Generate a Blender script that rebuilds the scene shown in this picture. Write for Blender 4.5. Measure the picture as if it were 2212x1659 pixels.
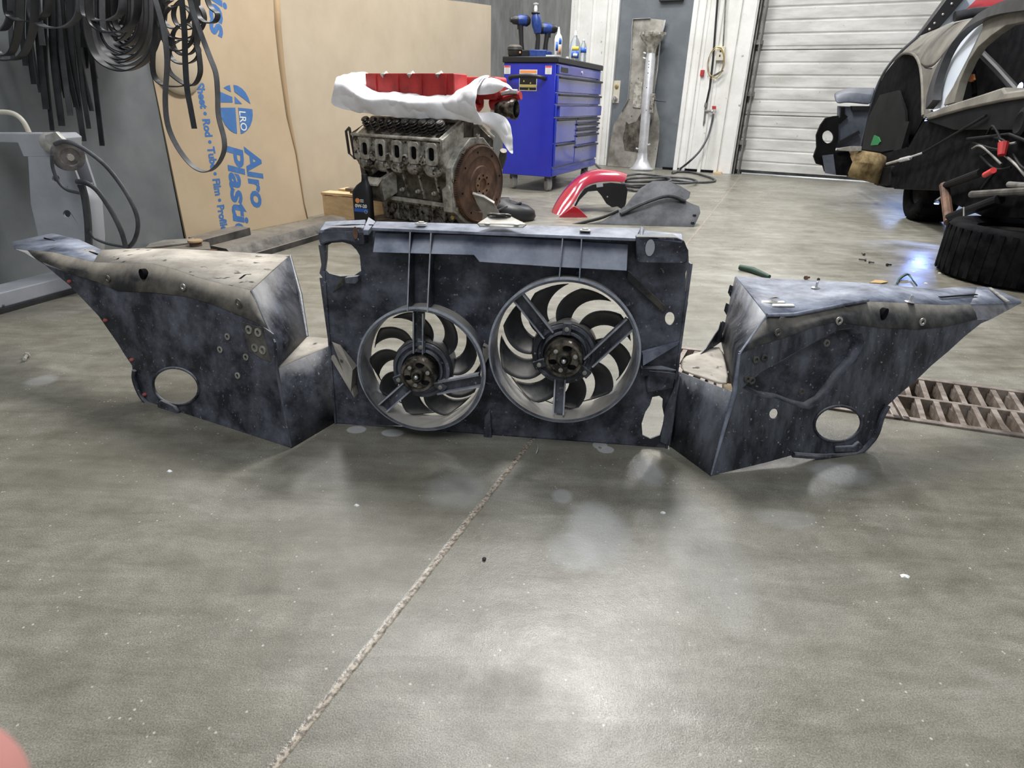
import bpy, bmesh, math, random
from mathutils import Vector, Matrix
from mathutils.geometry import tessellate_polygon
for o in list(bpy.data.objects): bpy.data.objects.remove(o)
SC = bpy.context.scene; COL = SC.collection
V = Vector; PI = math.pi
random.seed(7)
# ------------------------------------------------------------ camera
FPX, HCAM = 1330.0, 0.78
PITCH = math.atan((829.5-218.0)/FPX); ROLL = math.radians(1.5)
FW = V((0, math.cos(PITCH), -math.sin(PITCH)))
_r = V((1,0,0)); _u = _r.cross(FW)
RT = _r*math.cos(ROLL)+_u*math.sin(ROLL); UP = -_r*math.sin(ROLL)+_u*math.cos(ROLL)
CAM = V((0,0,HCAM))
cd = bpy.data.cameras.new('camera'); cam = bpy.data.objects.new('camera', cd); COL.objects.link(cam)
cd.sensor_width = 36; cd.lens = FPX*36/2212; cd.clip_start = 0.01
cam.matrix_world = Matrix(((RT.x,UP.x,-FW.x,0),(RT.y,UP.y,-FW.y,0),(RT.z,UP.z,-FW.z,HCAM),(0,0,0,1)))
cd.dof.use_dof = True; cd.dof.focus_distance = 1.7; cd.dof.aperture_fstop = 13
SC.camera = cam
SC.view_settings.view_transform = 'Standard'; SC.view_settings.look = 'None'
SC.view_settings.gamma = 1; SC.view_settings.use_curve_mapping = False
SC.view_settings.exposure = 0.0
# ------------------------------------------------------------ light
w = bpy.data.worlds.new('world'); SC.world = w; w.use_nodes = True
w.node_tree.nodes['Background'].inputs[0].default_value = (0.86,0.93,1.0,1)
w.node_tree.nodes['Background'].inputs[1].default_value = 0.38
def area(name, loc, tgt, sx, sy, power, col=(1,0.99,0.97)):
    l = bpy.data.lights.new(name, 'AREA'); l.shape = 'RECTANGLE'; l.size = sx; l.size_y = sy
    l.energy = power; l.color = col
    o = bpy.data.objects.new(name, l); COL.objects.link(o); o.location = loc
    o.rotation_euler = (V(tgt)-V(loc)).to_track_quat('-Z','Y').to_euler(); return o
area('ceiling_light', (0.55,3.7,4.0), (0.4,3.4,0), 0.45, 1.5, 215)
area('ceiling_light', (-2.0,5.6,4.6), (-1.8,5.2,0), 0.5, 2.0, 165)
area('ceiling_light', (3.4,8.0,4.8), (3.0,7.0,0), 0.5, 2.0, 170)
area('ceiling_light', (-0.6,-1.2,4.2), (-0.4,0.6,0), 1.0, 2.4, 80, (0.93,0.96,1))
area('ceiling_light', (0.3,6.3,4.6), (0.6,7.6,0.8), 2.0, 0.5, 120)
# ------------------------------------------------------------ pixel helpers: a point of the place seen at a pixel, on a known surface
def ray(u, v): return FW + RT*((u-1106)/FPX) + UP*((829.5-v)/FPX)
def G(u, v, z=0.0):
    d = ray(u, v); return CAM + d*((z-HCAM)/d.z)
def YP(u, v, y):
    d = ray(u, v); return CAM + d*(y/d.y)
class Frame:
    def __init__(s, a, sdir, tdir=V((0,0,1))):
        s.o = V(a); s.s = V(sdir).normalized(); s.n = s.s.cross(V(tdir)).normalized(); s.t = s.n.cross(s.s).normalized()
    def on(s, u, v, c=0.0):
        d = ray(u, v); p0 = s.o+s.n*c; k = (p0-CAM).dot(s.n)/d.dot(s.n); p = CAM+d*k-s.o
        return (p.dot(s.s), p.dot(s.t))
    def W(s, a, b, c=0.0): return s.o+s.s*a+s.t*b+s.n*c
    def P(s, u, v, c=0.0):
        a, b = s.on(u, v, c); return s.W(a, b, c)
    def mat(s, a=0, b=0, c=0):
        o = s.W(a,b,c); return Matrix(((s.s.x,s.t.x,s.n.x,o.x),(s.s.y,s.t.y,s.n.y,o.y),(s.s.z,s.t.z,s.n.z,o.z),(0,0,0,1)))
# ------------------------------------------------------------ mesh builder
class MB:
    def __init__(s): s.v = []; s.f = []
    def add(s, vs, fs, M=None):
        b = len(s.v); s.v += [ (M @ V(p)) if M else V(p) for p in vs]; s.f += [tuple(b+i for i in f) for f in fs]; return s
    def box(s, lo, hi, M=None):
        x0,y0,z0 = lo; x1,y1,z1 = hi
        return s.add([(x0,y0,z0),(x1,y0,z0),(x1,y1,z0),(x0,y1,z0),(x0,y0,z1),(x1,y0,z1),(x1,y1,z1),(x0,y1,z1)],
            [(0,3,2,1),(4,5,6,7),(0,1,5,4),(1,2,6,5),(2,3,7,6),(3,0,4,7)], M)
    def hull(s, pts):   # convex hull of any points
        bm = bmesh.new()
        for p in pts: bm.verts.new(p)
        r = bmesh.ops.convex_hull(bm, input=bm.verts); bm.verts.index_update()
        bm.verts.ensure_lookup_table(); used = sorted({v.index for f in bm.faces for v in f.verts}); mp = {k:i for i,k in enumerate(used)}
        s.add([bm.verts[k].co.copy() for k in used], [tuple(mp[v.index] for v in f.verts) for f in bm.faces]); bm.free(); return s
    def poly(s, pts, off):     # 3-D outline pushed by an offset vector (outline may be concave)
        off = V(off); n = len(pts); P = [V(p) for p in pts]
        t = tessellate_polygon([P])
        return s.add(P+[p+off for p in P], [tuple(x) for x in t]+[tuple(n+i for i in reversed(x)) for x in t]+[(i,(i+1)%n,n+(i+1)%n,n+i) for i in range(n)])
    def plate(s, fr, outer, holes=(), c0=0.0, c1=0.01):   # outer / holes as (s,t) pairs of a frame
        loops = [[V((a,b,0)) for a,b in L] for L in [outer]+list(holes)]
        t = tessellate_polygon(loops); flat = [p for L in loops for p in L]; n = len(flat)
        vs = [fr.W(p.x,p.y,c0) for p in flat]+[fr.W(p.x,p.y,c1) for p in flat]
        fs = [tuple(x) for x in t]+[tuple(n+i for i in reversed(x)) for x in t]; b = 0
        for L in loops:
            m = len(L)
            for i in range(m): fs.append((b+i, b+(i+1)%m, n+b+(i+1)%m, n+b+i))
            b += m
        return s.add(vs, fs)
    def tube(s, path, r, seg=10, cap=True):
        P = [V(p) for p in path]; n = len(P); R = r if isinstance(r,(list,tuple)) else [r]*n
        vs = []; fs = []; up = None
        for i,p in enumerate(P):
            d = (P[min(i+1,n-1)]-P[max(i-1,0)]).normalized()
            if up is None: up = d.orthogonal().normalized()
            a = (up-d*up.dot(d))
            a = a.normalized() if a.length > 1e-6 else d.orthogonal().normalized()
            up = a; b = d.cross(a)
            for k in range(seg):
                q = 2*PI*k/seg; vs.append(p+(a*math.cos(q)+b*math.sin(q))*R[i])
        for i in range(n-1):
            for k in range(seg): fs.append((i*seg+k, i*seg+(k+1)%seg, (i+1)*seg+(k+1)%seg, (i+1)*seg+k))
        if cap: fs.append(tuple(reversed(range(seg)))); fs.append(tuple((n-1)*seg+k for k in range(seg)))
        return s.add(vs, fs)
    def ribbon(s, path, wd, width, th=0.003):
        P = [V(p) for p in path]; n = len(P); wd = V(wd).normalized(); vs = []; fs = []
        for i,p in enumerate(P):
            d = (P[min(i+1,n-1)]-P[max(i-1,0)]).normalized(); nn = d.cross(wd)
            nn = nn.normalized() if nn.length > 1e-4 else V((0,1,0))
            for a,b in ((-1,-1),(1,-1),(1,1),(-1,1)): vs.append(p+wd*(a*width/2)+nn*(b*th/2))
        for i in range(n-1):
            for k in range(4): fs.append((i*4+k, i*4+(k+1)%4, (i+1)*4+(k+1)%4, (i+1)*4+k))
        fs.append((3,2,1,0)); fs.append(tuple((n-1)*4+k for k in range(4)))
        return s.add(vs, fs)
    def lathe(s, prof, o, axis, seg=32, closed=False):   # prof: (radius, height along axis)
        ax = V(axis).normalized(); a = ax.orthogonal().normalized(); b = ax.cross(a); o = V(o); n = len(prof); vs = []; fs = []
        for r,h in prof:
            for k in range(seg):
                q = 2*PI*k/seg; vs.append(o+ax*h+(a*math.cos(q)+b*math.sin(q))*max(r,1e-5))
        for i in range(n if closed else n-1):
            j = (i+1)%n
            for k in range(seg): fs.append((i*seg+k, i*seg+(k+1)%seg, j*seg+(k+1)%seg, j*seg+k))
        if not closed:
            fs.append(tuple(reversed(range(seg)))); fs.append(tuple((n-1)*seg+k for k in range(seg)))
        return s.add(vs, fs)
    def cyl(s, a, b, r, seg=20, r2=None): return s.tube([a,b], [r, r if r2 is None else r2], seg)
    def ball(s, c, r, seg=16, sc=(1,1,1)):
        c = V(c); vs = []; fs = []; m = seg//2
        for i in range(m+1):
            th = PI*i/m; rr = max(math.sin(th),1e-4)
            for k in range(seg): q = 2*PI*k/seg; vs.append(c+V((r*sc[0]*rr*math.cos(q), r*sc[1]*rr*math.sin(q), r*sc[2]*math.cos(th))))
        for i in range(m):
            for k in range(seg): fs.append((i*seg+k,(i+1)*seg+k,(i+1)*seg+(k+1)%seg,i*seg+(k+1)%seg))
        return s.add(vs, fs)
    def grid(s, rows, closed=False):   # rows of points
        n = len(rows); m = len(rows[0]); vs = [V(p) for r in rows for p in r]; fs = []
        for i in range(n-1):
            for k in range(m if closed else m-1): fs.append((i*m+k,i*m+(k+1)%m,(i+1)*m+(k+1)%m,(i+1)*m+k))
        return s.add(vs, fs)
    def cup(s, fr, cx, cy, c, prof, seg=40):   # lathe about a frame's normal
        return s.lathe(prof, fr.W(cx,cy,c), fr.n, seg)
ORG = {}
def obj(name, mb, mat, parent=None, bevel=0, seg=2, sub=0, solid=0, sharp=35, label=None, weld=False):
    root = V((0,0,0)); p = parent
    while p is not None and p.parent is not None: p = p.parent
    if p is not None: root = ORG.get(p.name, V((0,0,0)))
    me = bpy.data.meshes.new(name); me.from_pydata([tuple(v-root) for v in mb.v], [], mb.f); me.validate()
    bm = bmesh.new(); bm.from_mesh(me)
    if weld: bmesh.ops.remove_doubles(bm, verts=bm.verts, dist=1e-5)
    bmesh.ops.recalc_face_normals(bm, faces=bm.faces); bm.to_mesh(me); bm.free()
    me.shade_smooth(); me.set_sharp_from_angle(angle=math.radians(sharp))
    mats = mat if isinstance(mat,(list,tuple)) else [mat]
    for m_ in mats: me.materials.append(m_)
    o = bpy.data.objects.new(name, me); COL.objects.link(o)
    if parent is not None: o.parent = parent
    if bevel:
        m = o.modifiers.new('bevel','BEVEL'); m.width = bevel; m.segments = seg; m.limit_method = 'ANGLE'; m.angle_limit = math.radians(40); m.harden_normals = False
    if solid: m = o.modifiers.new('solid','SOLIDIFY'); m.thickness = solid; m.offset = 0
    if sub: m = o.modifiers.new('sub','SUBSURF'); m.levels = sub; m.render_levels = sub
    if label: o['label'] = label
    return o
def thing(name, label, cat, loc=(0,0,0), group=None):
    o = bpy.data.objects.new(name, None); COL.objects.link(o); o.location = loc; ORG[o.name] = V(loc)
    o.empty_display_size = 0.05
    o['label'] = label; o['category'] = cat
    if group: o['group'] = group
    return o
def tag(o, label, cat, group=None):
    o['label'] = label; o['category'] = cat
    if group: o['group'] = group
    return o
def origin(o):   # move a single-mesh thing's origin to the middle of its base
    me = o.data; xs = [v.co.x for v in me.vertices]; ys = [v.co.y for v in me.vertices]; zs = [v.co.z for v in me.vertices]
    c = V(((min(xs)+max(xs))/2,(min(ys)+max(ys))/2,min(zs)))
    for v in me.vertices: v.co -= c
    o.location = c; return o
def single(name, mb, mat, label, cat, group=None, **k):
    o = obj(name, mb, mat, **k); origin(o); return tag(o, label, cat, group)
def struct(name, mb, mat, parent=None, **k):
    o = obj(name, mb, mat, parent, **k)
    if parent is None: o['kind'] = 'structure'
    return o
def dup(root, loc, rotz=0, label=None):
    r = root.copy(); COL.objects.link(r); r.location = loc; r.rotation_euler = (0,0,rotz)
    if label: r['label'] = label
    for ch in list(root.children):
        c = ch.copy(); COL.objects.link(c); c.parent = r
        for g in list(ch.children):
            d = g.copy(); COL.objects.link(d); d.parent = c
    return r
def xf(M, pts): return [M @ V(p) for p in pts]
def smooth_path(pts, n=6):
    P = [V(p) for p in pts]; out = []
    for i in range(len(P)-1):
        p0 = P[max(i-1,0)]; p1 = P[i]; p2 = P[i+1]; p3 = P[min(i+2,len(P)-1)]
        for k in range(n):
            t = k/n; out.append(0.5*((2*p1)+(p2-p0)*t+(2*p0-5*p1+4*p2-p3)*t*t+(3*p1-p0-3*p2+p3)*t**3))
    out.append(P[-1]); return out
def text_mesh(txt, size, ext=0.001, bold=0.0, shear=0.0, space=1.0, align='LEFT', res=3):
    c = bpy.data.curves.new('t','FONT'); c.body = txt; c.size = size; c.extrude = ext; c.offset = bold; c.shear = shear
    c.space_character = space; c.align_x = align; c.resolution_u = res
    o = bpy.data.objects.new('t', c); COL.objects.link(o)
    dg = bpy.context.evaluated_depsgraph_get(); me = bpy.data.meshes.new_from_object(o.evaluated_get(dg))
    vs = [v.co.copy() for v in me.vertices]; fs = [tuple(p.vertices) for p in me.polygons]
    bpy.data.objects.remove(o); bpy.data.curves.remove(c); bpy.data.meshes.remove(me); return vs, fs
# ------------------------------------------------------------ materials
def _m(name):
    m = bpy.data.materials.new(name); m.use_nodes = True; nt = m.node_tree; b = nt.nodes['Principled BSDF']; return m, nt, b
def mat(name, c1, c2=None, rough=0.5, metal=0.0, scale=8.0, lo=0.4, hi=0.6, bump=0.0, bscale=60.0, dust=None, dustlo=0.55, dustamt=1.0, speck=None, speckt=0.72, speckscale=90.0, rough2=None, stretch=None, coat=0.0, alpha=None):
    m, nt, b = _m(name); N = nt.nodes; L = nt.links
    tc = N.new('ShaderNodeTexCoord'); src = tc.outputs['Object']
    if stretch:
        mp = N.new('ShaderNodeMapping'); mp.inputs['Scale'].default_value = stretch; L.new(src, mp.inputs[0]); srcs = mp.outputs[0]
    else: srcs = src
    col = None
    if c2:
        nz = N.new('ShaderNodeTexNoise'); nz.inputs['Scale'].default_value = scale; nz.inputs['Detail'].default_value = 8; nz.inputs['Roughness'].default_value = 0.65; L.new(srcs, nz.inputs['Vector'])
        rp = N.new('ShaderNodeValToRGB'); rp.color_ramp.elements[0].position = lo; rp.color_ramp.elements[1].position = hi
        rp.color_ramp.elements[0].color = (*c1,1); rp.color_ramp.elements[1].color = (*c2,1); L.new(nz.outputs['Fac'], rp.inputs[0]); col = rp.outputs[0]
        if rough2 is not None:
            mr = N.new('ShaderNodeMapRange'); mr.inputs[1].default_value = lo; mr.inputs[2].default_value = hi; mr.inputs[3].default_value = rough; mr.inputs[4].default_value = rough2; L.new(nz.outputs['Fac'], mr.inputs[0]); L.new(mr.outputs[0], b.inputs['Roughness'])
    def mix(fac, a, colr):
        mx = N.new('ShaderNodeMix'); mx.data_type = 'RGBA'; L.new(fac, mx.inputs[0])
        if a is None: mx.inputs[6].default_value = (*c1,1)
        else: L.new(a, mx.inputs[6])
        mx.inputs[7].default_value = (*colr,1); return mx.outputs[2]
    if speck:
        n2 = N.new('ShaderNodeTexNoise'); n2.inputs['Scale'].default_value = speckscale; n2.inputs['Detail'].default_value = 3; L.new(src, n2.inputs['Vector'])
        r2 = N.new('ShaderNodeMapRange'); r2.inputs[1].default_value = speckt-0.03; r2.inputs[2].default_value = speckt+0.03; L.new(n2.outputs['Fac'], r2.inputs[0])
        col = mix(r2.outputs[0], col, speck)
    if dust:   # settled dust on faces that look up
        ge = N.new('ShaderNodeNewGeometry'); sx = N.new('ShaderNodeSeparateXYZ'); L.new(ge.outputs['Normal'], sx.inputs[0])
        n3 = N.new('ShaderNodeTexNoise'); n3.inputs['Scale'].default_value = 14; n3.inputs['Detail'].default_value = 8; n3.inputs['Roughness'].default_value = 0.7; L.new(src, n3.inputs['Vector'])
        ma = N.new('ShaderNodeMath'); ma.operation = 'MULTIPLY_ADD'; L.new(n3.outputs['Fac'], ma.inputs[0]); ma.inputs[1].default_value = 0.9; L.new(sx.outputs['Z'], ma.inputs[2])
        r3 = N.new('ShaderNodeMapRange'); r3.inputs[1].default_value = dustlo+0.35; r3.inputs[2].default_value = dustlo+0.95; r3.inputs[4].default_value = dustamt; L.new(ma.outputs[0], r3.inputs[0])
        col = mix(r3.outputs[0], col, dust)
    if col is not None: L.new(col, b.inputs['Base Color'])
    else: b.inputs['Base Color'].default_value = (*c1,1)
    if rough2 is None or not c2: b.inputs['Roughness'].default_value = rough
    b.inputs['Metallic'].default_value = metal
    if coat: b.inputs['Coat Weight'].default_value = coat; b.inputs['Coat Roughness'].default_value = 0.08
    if bump:
        nb = N.new('ShaderNodeTexNoise'); nb.inputs['Scale'].default_value = bscale; nb.inputs['Detail'].default_value = 5; L.new(srcs, nb.inputs['Vector'])
        bp = N.new('ShaderNodeBump'); bp.inputs['Strength'].default_value = bump; bp.inputs['Distance'].default_value = 0.004; L.new(nb.outputs['Fac'], bp.inputs['Height']); L.new(bp.outputs[0], b.inputs['Normal'])
    return m
DUST = (0.36,0.32,0.26)
M = {}
M['plastic'] = mat('dusty_black_plastic', (0.018,0.020,0.027), (0.135,0.142,0.175), 0.42, 0, 13, 0.40, 0.70, 0.25, 45, dust=(0.30,0.29,0.28), dustlo=0.68, speck=(0.22,0.22,0.24), speckt=0.69, speckscale=130, rough2=0.62)
M['plastic_scuff'] = mat('scuffed_black_plastic', (0.018,0.02,0.026), (0.16,0.17,0.20), 0.40, 0, 7, 0.40, 0.72, 0.3, 40, dust=(0.34,0.35,0.37), dustlo=0.62, speck=(0.25,0.25,0.27), speckt=0.69, speckscale=120, rough2=0.6, stretch=(2.2,2.2,0.8))
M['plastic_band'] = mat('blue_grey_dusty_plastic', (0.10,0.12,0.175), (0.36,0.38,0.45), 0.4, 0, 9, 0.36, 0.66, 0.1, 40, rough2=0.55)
M['dirt_plastic'] = mat('mud_dusted_plastic', (0.022,0.022,0.024), (0.15,0.135,0.11), 0.7, 0, 11, 0.40, 0.66, 0.2, 60, dust=DUST, dustlo=0.60, dustamt=0.5)
M['dirt_dark'] = mat('grimy_plastic', (0.018,0.019,0.021), (0.115,0.11,0.10), 0.7, 0, 14, 0.42, 0.70, 0.2, 60, dust=DUST, dustlo=0.72, dustamt=0.4, stretch=(1.5,1.5,1))
M['dusty_top'] = mat('thick_dust_top', (0.30,0.27,0.23), (0.56,0.51,0.44), 0.85, 0, 9, 0.38, 0.66, 0.2, 60, speck=(0.08,0.075,0.07), speckt=0.66, speckscale=30)
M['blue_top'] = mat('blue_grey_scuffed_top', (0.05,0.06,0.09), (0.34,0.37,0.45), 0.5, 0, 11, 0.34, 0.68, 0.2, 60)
M['ring'] = mat('dust_coated_ring', (0.03,0.033,0.042), (0.17,0.18,0.21), 0.45, 0, 12, 0.38, 0.66, 0.25, 60, dust=(0.42,0.39,0.34), dustlo=0.42, dustamt=0.75, rough2=0.6)
M['worn_edge'] = mat('chalky_worn_edge', (0.20,0.215,0.25), (0.42,0.43,0.46), 0.5, 0, 25, 0.36, 0.66)
for _k in ('plastic','plastic_scuff'): M[_k].node_tree.nodes['Principled BSDF'].inputs['Specular IOR Level'].default_value = 0.32
M['blade'] = mat('fan_blade_plastic', (0.018,0.018,0.02), (0.05,0.05,0.055), 0.5, 0, 12, 0.4, 0.7, dust=(0.3,0.28,0.25), dustlo=0.55, dustamt=0.8)
M['metal_dirty'] = mat('dirty_motor_metal', (0.02,0.018,0.016), (0.30,0.26,0.21), 0.32, 0.6, 30, 0.42, 0.7, 0.4, 80)
M['silver'] = mat('bright_steel', (0.55,0.55,0.56), (0.8,0.8,0.8), 0.28, 0.9, 20, 0.4, 0.6)
M['washer'] = mat('washer_metal', (0.26,0.25,0.22), (0.46,0.44,0.40), 0.4, 0.4, 60)
M['red_rivet'] = mat('worn_red_clip', (0.25,0.03,0.03), (0.35,0.1,0.08), 0.6)
M['black'] = mat('black_plastic', (0.012,0.012,0.014), None, 0.45)
M['black_void'] = mat('deep_black', (0.003,0.003,0.004), (0.010,0.010,0.011), 0.8, 0, 12)  # near-black; gives openings and interiors their dark by colour, tyres too
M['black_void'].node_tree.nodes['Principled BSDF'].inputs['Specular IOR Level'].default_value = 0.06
M['rubber'] = mat('black_rubber', (0.015,0.015,0.016), (0.06,0.06,0.065), 0.42, 0, 5, 0.4, 0.7)
M['rubber_dusty'] = mat('grey_rubber', (0.05,0.05,0.055), (0.17,0.17,0.18), 0.5, 0, 5, 0.4, 0.7)
M['card'] = mat('cardboard', (0.47,0.36,0.235), (0.55,0.43,0.29), 0.85, 0, 2.0, 0.35, 0.65, 0.05, 30)
M['card_far'] = mat('cardboard_pale', (0.43,0.355,0.255), (0.50,0.42,0.31), 0.85, 0, 2.2, 0.35, 0.65, 0.05, 30)
M['card_edge'] = mat('cardboard_edge', (0.36,0.25,0.14), None, 0.9)
M['print_blue'] = mat('blue_ink', (0.055,0.16,0.40), (0.10,0.22,0.46), 0.7, 0, 14, 0.5, 0.75)
M['wall_grey'] = mat('grey_steel_sheet', (0.115,0.125,0.13), (0.17,0.18,0.185), 0.38, 0.0, 3, 0.35, 0.65, 0.1, 14)
M['wall_dark'] = mat('dark_grey_board', (0.16,0.16,0.155), (0.24,0.24,0.235), 0.7, 0, 5, 0.35, 0.65, 0.1, 30, stretch=(3,3,0.6))
M['white_wall'] = mat('white_painted_metal', (0.74,0.73,0.69), (0.86,0.85,0.82), 0.4, 0, 3, 0.35, 0.6, 0.05, 8, speck=(0.35,0.32,0.27), speckt=0.72, speckscale=14)
M['garage'] = mat('garage_white', (0.50,0.49,0.46), (0.76,0.75,0.72), 0.5, 0, 2.6, 0.36, 0.62, 0.1, 14, stretch=(0.6,0.6,3), speck=(0.3,0.27,0.22), speckt=0.74, speckscale=26)
M['door_grey'] = mat('grey_blue_door_paint', (0.13,0.148,0.165), (0.165,0.183,0.20), 0.5, 0, 4, 0.4, 0.6)
M['track'] = mat('dull_steel_track', (0.12,0.115,0.105), (0.26,0.25,0.235), 0.5, 0.3, 8)
M['frame_grey'] = mat('light_grey_paint', (0.33,0.34,0.37), (0.44,0.45,0.48), 0.4, 0, 4, 0.4, 0.65, speck=(0.1,0.1,0.1), speckt=0.74, speckscale=20)
M['zinc'] = mat('zinc_bracket', (0.45,0.43,0.38), (0.66,0.64,0.60), 0.35, 0.5, 20)
M['hoof'] = mat('worn_caster_rubber', (0.10,0.09,0.09), (0.22,0.20,0.19), 0.6, 0, 20)
M['cream_pipe'] = mat('cream_pipe', (0.62,0.58,0.48), None, 0.4)
M['blue_paint'] = mat('glossy_blue_paint', (0.004,0.014,0.36), (0.006,0.020,0.42), 0.22, 0, 2, 0.4, 0.6, coat=0.7)
M['blue_drawer'] = mat('blue_drawer_paint', (0.016,0.035,0.36), (0.022,0.045,0.42), 0.22, 0, 2, 0.4, 0.6, coat=0.6)
M['label_white'] = mat('white_label', (0.75,0.75,0.73), None, 0.5)
M['label_orange'] = mat('orange_band', (0.80,0.30,0.10), None, 0.5)
M['label_yellow'] = mat('yellow_band', (0.72,0.55,0.08), None, 0.5)
M['label_red'] = mat('red_band', (0.70,0.05,0.05), None, 0.5)
M['caster_grey'] = mat('grey_caster', (0.42,0.42,0.41), None, 0.5)
M['tool_blue'] = mat('tool_blue', (0.010,0.03,0.17), (0.02,0.06,0.26), 0.4, 0, 30)
M['white_pl'] = mat('white_plastic', (0.82,0.82,0.82), None, 0.35)
M['bottle_blue'] = mat('bottle_blue', (0.03,0.12,0.5), None, 0.35)
M['red_dirty'] = mat('dirty_red_casting', (0.24,0.012,0.012), (0.47,0.03,0.03), 0.5, 0, 8, 0.36, 0.6, 0.2, 30)
M['red_car'] = mat('red_car_paint', (0.30,0.006,0.012), (0.36,0.008,0.014), 0.25, 0, 2, 0.4, 0.6, coat=0.8)
M['red_fender'] = mat('red_fender_paint', (0.40,0.006,0.010), (0.30,0.010,0.04), 0.22, 0, 3, 0.35, 0.65, coat=0.9)
M['cloth'] = mat('white_cloth', (0.74,0.72,0.74), (0.84,0.83,0.85), 0.9, 0, 6, 0.35, 0.6, 0.15, 90)
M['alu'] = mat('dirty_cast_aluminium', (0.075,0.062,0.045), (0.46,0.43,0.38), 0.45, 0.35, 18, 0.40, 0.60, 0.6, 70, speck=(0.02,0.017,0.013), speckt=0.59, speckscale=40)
M['alu_pale'] = mat('pale_cast_aluminium', (0.20,0.18,0.145), (0.50,0.48,0.43), 0.5, 0.25, 20, 0.38, 0.60, 0.4, 70)
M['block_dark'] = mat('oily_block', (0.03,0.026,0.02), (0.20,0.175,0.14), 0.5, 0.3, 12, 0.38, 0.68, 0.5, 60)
M['rust'] = mat('rusty_flywheel', (0.075,0.045,0.035), (0.22,0.12,0.075), 0.65, 0.3, 10, 0.38, 0.66, 0.3, 60)
M['rust_bright'] = mat('rust_centre', (0.13,0.07,0.045), (0.32,0.20,0.12), 0.6, 0.3, 14, 0.38, 0.66, 0.3, 60)
M['spring'] = mat('dark_spring', (0.035,0.03,0.028), (0.12,0.11,0.10), 0.4, 0.6, 40)
M['pine'] = mat('pine_wood', (0.62,0.42,0.22), (0.72,0.52,0.30), 0.7, 0, 5, 0.4, 0.6, stretch=(1,8,8))
M['old_wood'] = mat('old_dark_wood', (0.07,0.05,0.035), (0.20,0.15,0.10), 0.85, 0, 8, 0.4, 0.65, 0.4, 30, stretch=(1,6,6))
M['steel_dark'] = mat('dark_dusty_steel', (0.035,0.033,0.032), (0.13,0.12,0.11), 0.5, 0.3, 7, 0.4, 0.7, 0.2, 40, dust=(0.28,0.25,0.21), dustlo=0.6, dustamt=0.8)
M['tube_alu'] = mat('bright_dirty_tube', (0.50,0.50,0.52), (0.78,0.78,0.80), 0.35, 0.5, 6, 0.3, 0.6, 0.1, 30, speck=(0.1,0.1,0.1), speckt=0.74, speckscale=22)
M['shield'] = mat('dirty_heat_shield', (0.18,0.165,0.14), (0.44,0.42,0.38), 0.5, 0.35, 3.2, 0.38, 0.62, 0.2, 30, speck=(0.05,0.045,0.04), speckt=0.72, speckscale=20)
M['brass'] = mat('brass', (0.55,0.42,0.18), None, 0.3, 0.8)
M['valve_red'] = mat('valve_red', (0.42,0.03,0.03), None, 0.5)
M['hose'] = mat('black_hose', (0.025,0.026,0.03), (0.09,0.09,0.10), 0.4, 0, 6)
M['liner'] = mat('dark_felted_liner', (0.022,0.024,0.028), (0.085,0.09,0.10), 0.75, 0, 6, 0.38, 0.66, 0.3, 40)
M['car_dusty'] = mat('dusty_dark_composite', (0.11,0.102,0.088), (0.21,0.195,0.165), 0.75, 0, 5, 0.35, 0.65, 0.15, 40)
M['car_dark'] = mat('dark_body_panel', (0.003,0.003,0.004), (0.010,0.010,0.011), 0.6, 0, 6, 0.38, 0.68)
M['car_dark'].node_tree.nodes['Principled BSDF'].inputs['Specular IOR Level'].default_value = 0.12
M['car_grey'] = mat('grey_blue_undertray', (0.055,0.065,0.085), (0.12,0.13,0.16), 0.5, 0, 6, 0.38, 0.68)
M['white_glass'] = mat('daylit_white_pane', (0.62,0.68,0.78), (0.74,0.79,0.86), 0.25, 0, 2)  # bluish daylight behind the glass put into its colour
M['foam'] = mat('ochre_foam', (0.13,0.085,0.035), (0.40,0.30,0.15), 0.9, 0, 11, 0.38, 0.64, 0.6, 30)
M['green'] = mat('green_tape', (0.01,0.20,0.05), None, 0.6)
M['green_dull'] = mat('dull_green', (0.02,0.055,0.035), None, 0.6)
M['orange'] = mat('orange_tag', (0.80,0.28,0.06), (0.5,0.15,0.03), 0.6, 0, 60)
M['grate'] = mat('rusty_iron_grate', (0.15,0.115,0.095), (0.40,0.345,0.30), 0.5, 0.3, 14, 0.38, 0.66, 0.4, 60)
M['sand'] = mat('drain_silt', (0.18,0.14,0.09), (0.42,0.34,0.24), 0.95, 0, 8, 0.4, 0.65, 0.5, 30)
M['skin'] = mat('skin', (0.62,0.27,0.24), (0.70,0.33,0.30), 0.5, 0, 30)
M['skin'].node_tree.nodes['Principled BSDF'].inputs['Subsurface Weight'].default_value = 0.3
M['skin'].node_tree.nodes['Principled BSDF'].inputs['Subsurface Radius'].default_value = (0.01,0.004,0.002)
M['nail'] = mat('finger_nail', (0.75,0.45,0.42), None, 0.3)
M['outside'] = mat('outdoor_concrete', (0.7,0.75,0.9), None, 0.9)
M['paper_brown'] = mat('dry_leaf', (0.42,0.28,0.12), None, 0.8)
def clear_mat():
    m, nt, b = _m('clear_bottle'); b.inputs['Base Color'].default_value = (0.85,0.9,0.95,1); b.inputs['Roughness'].default_value = 0.1
    b.inputs['Transmission Weight'].default_value = 0.8; b.inputs['IOR'].default_value = 1.2; return m
M['clear'] = clear_mat()
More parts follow.
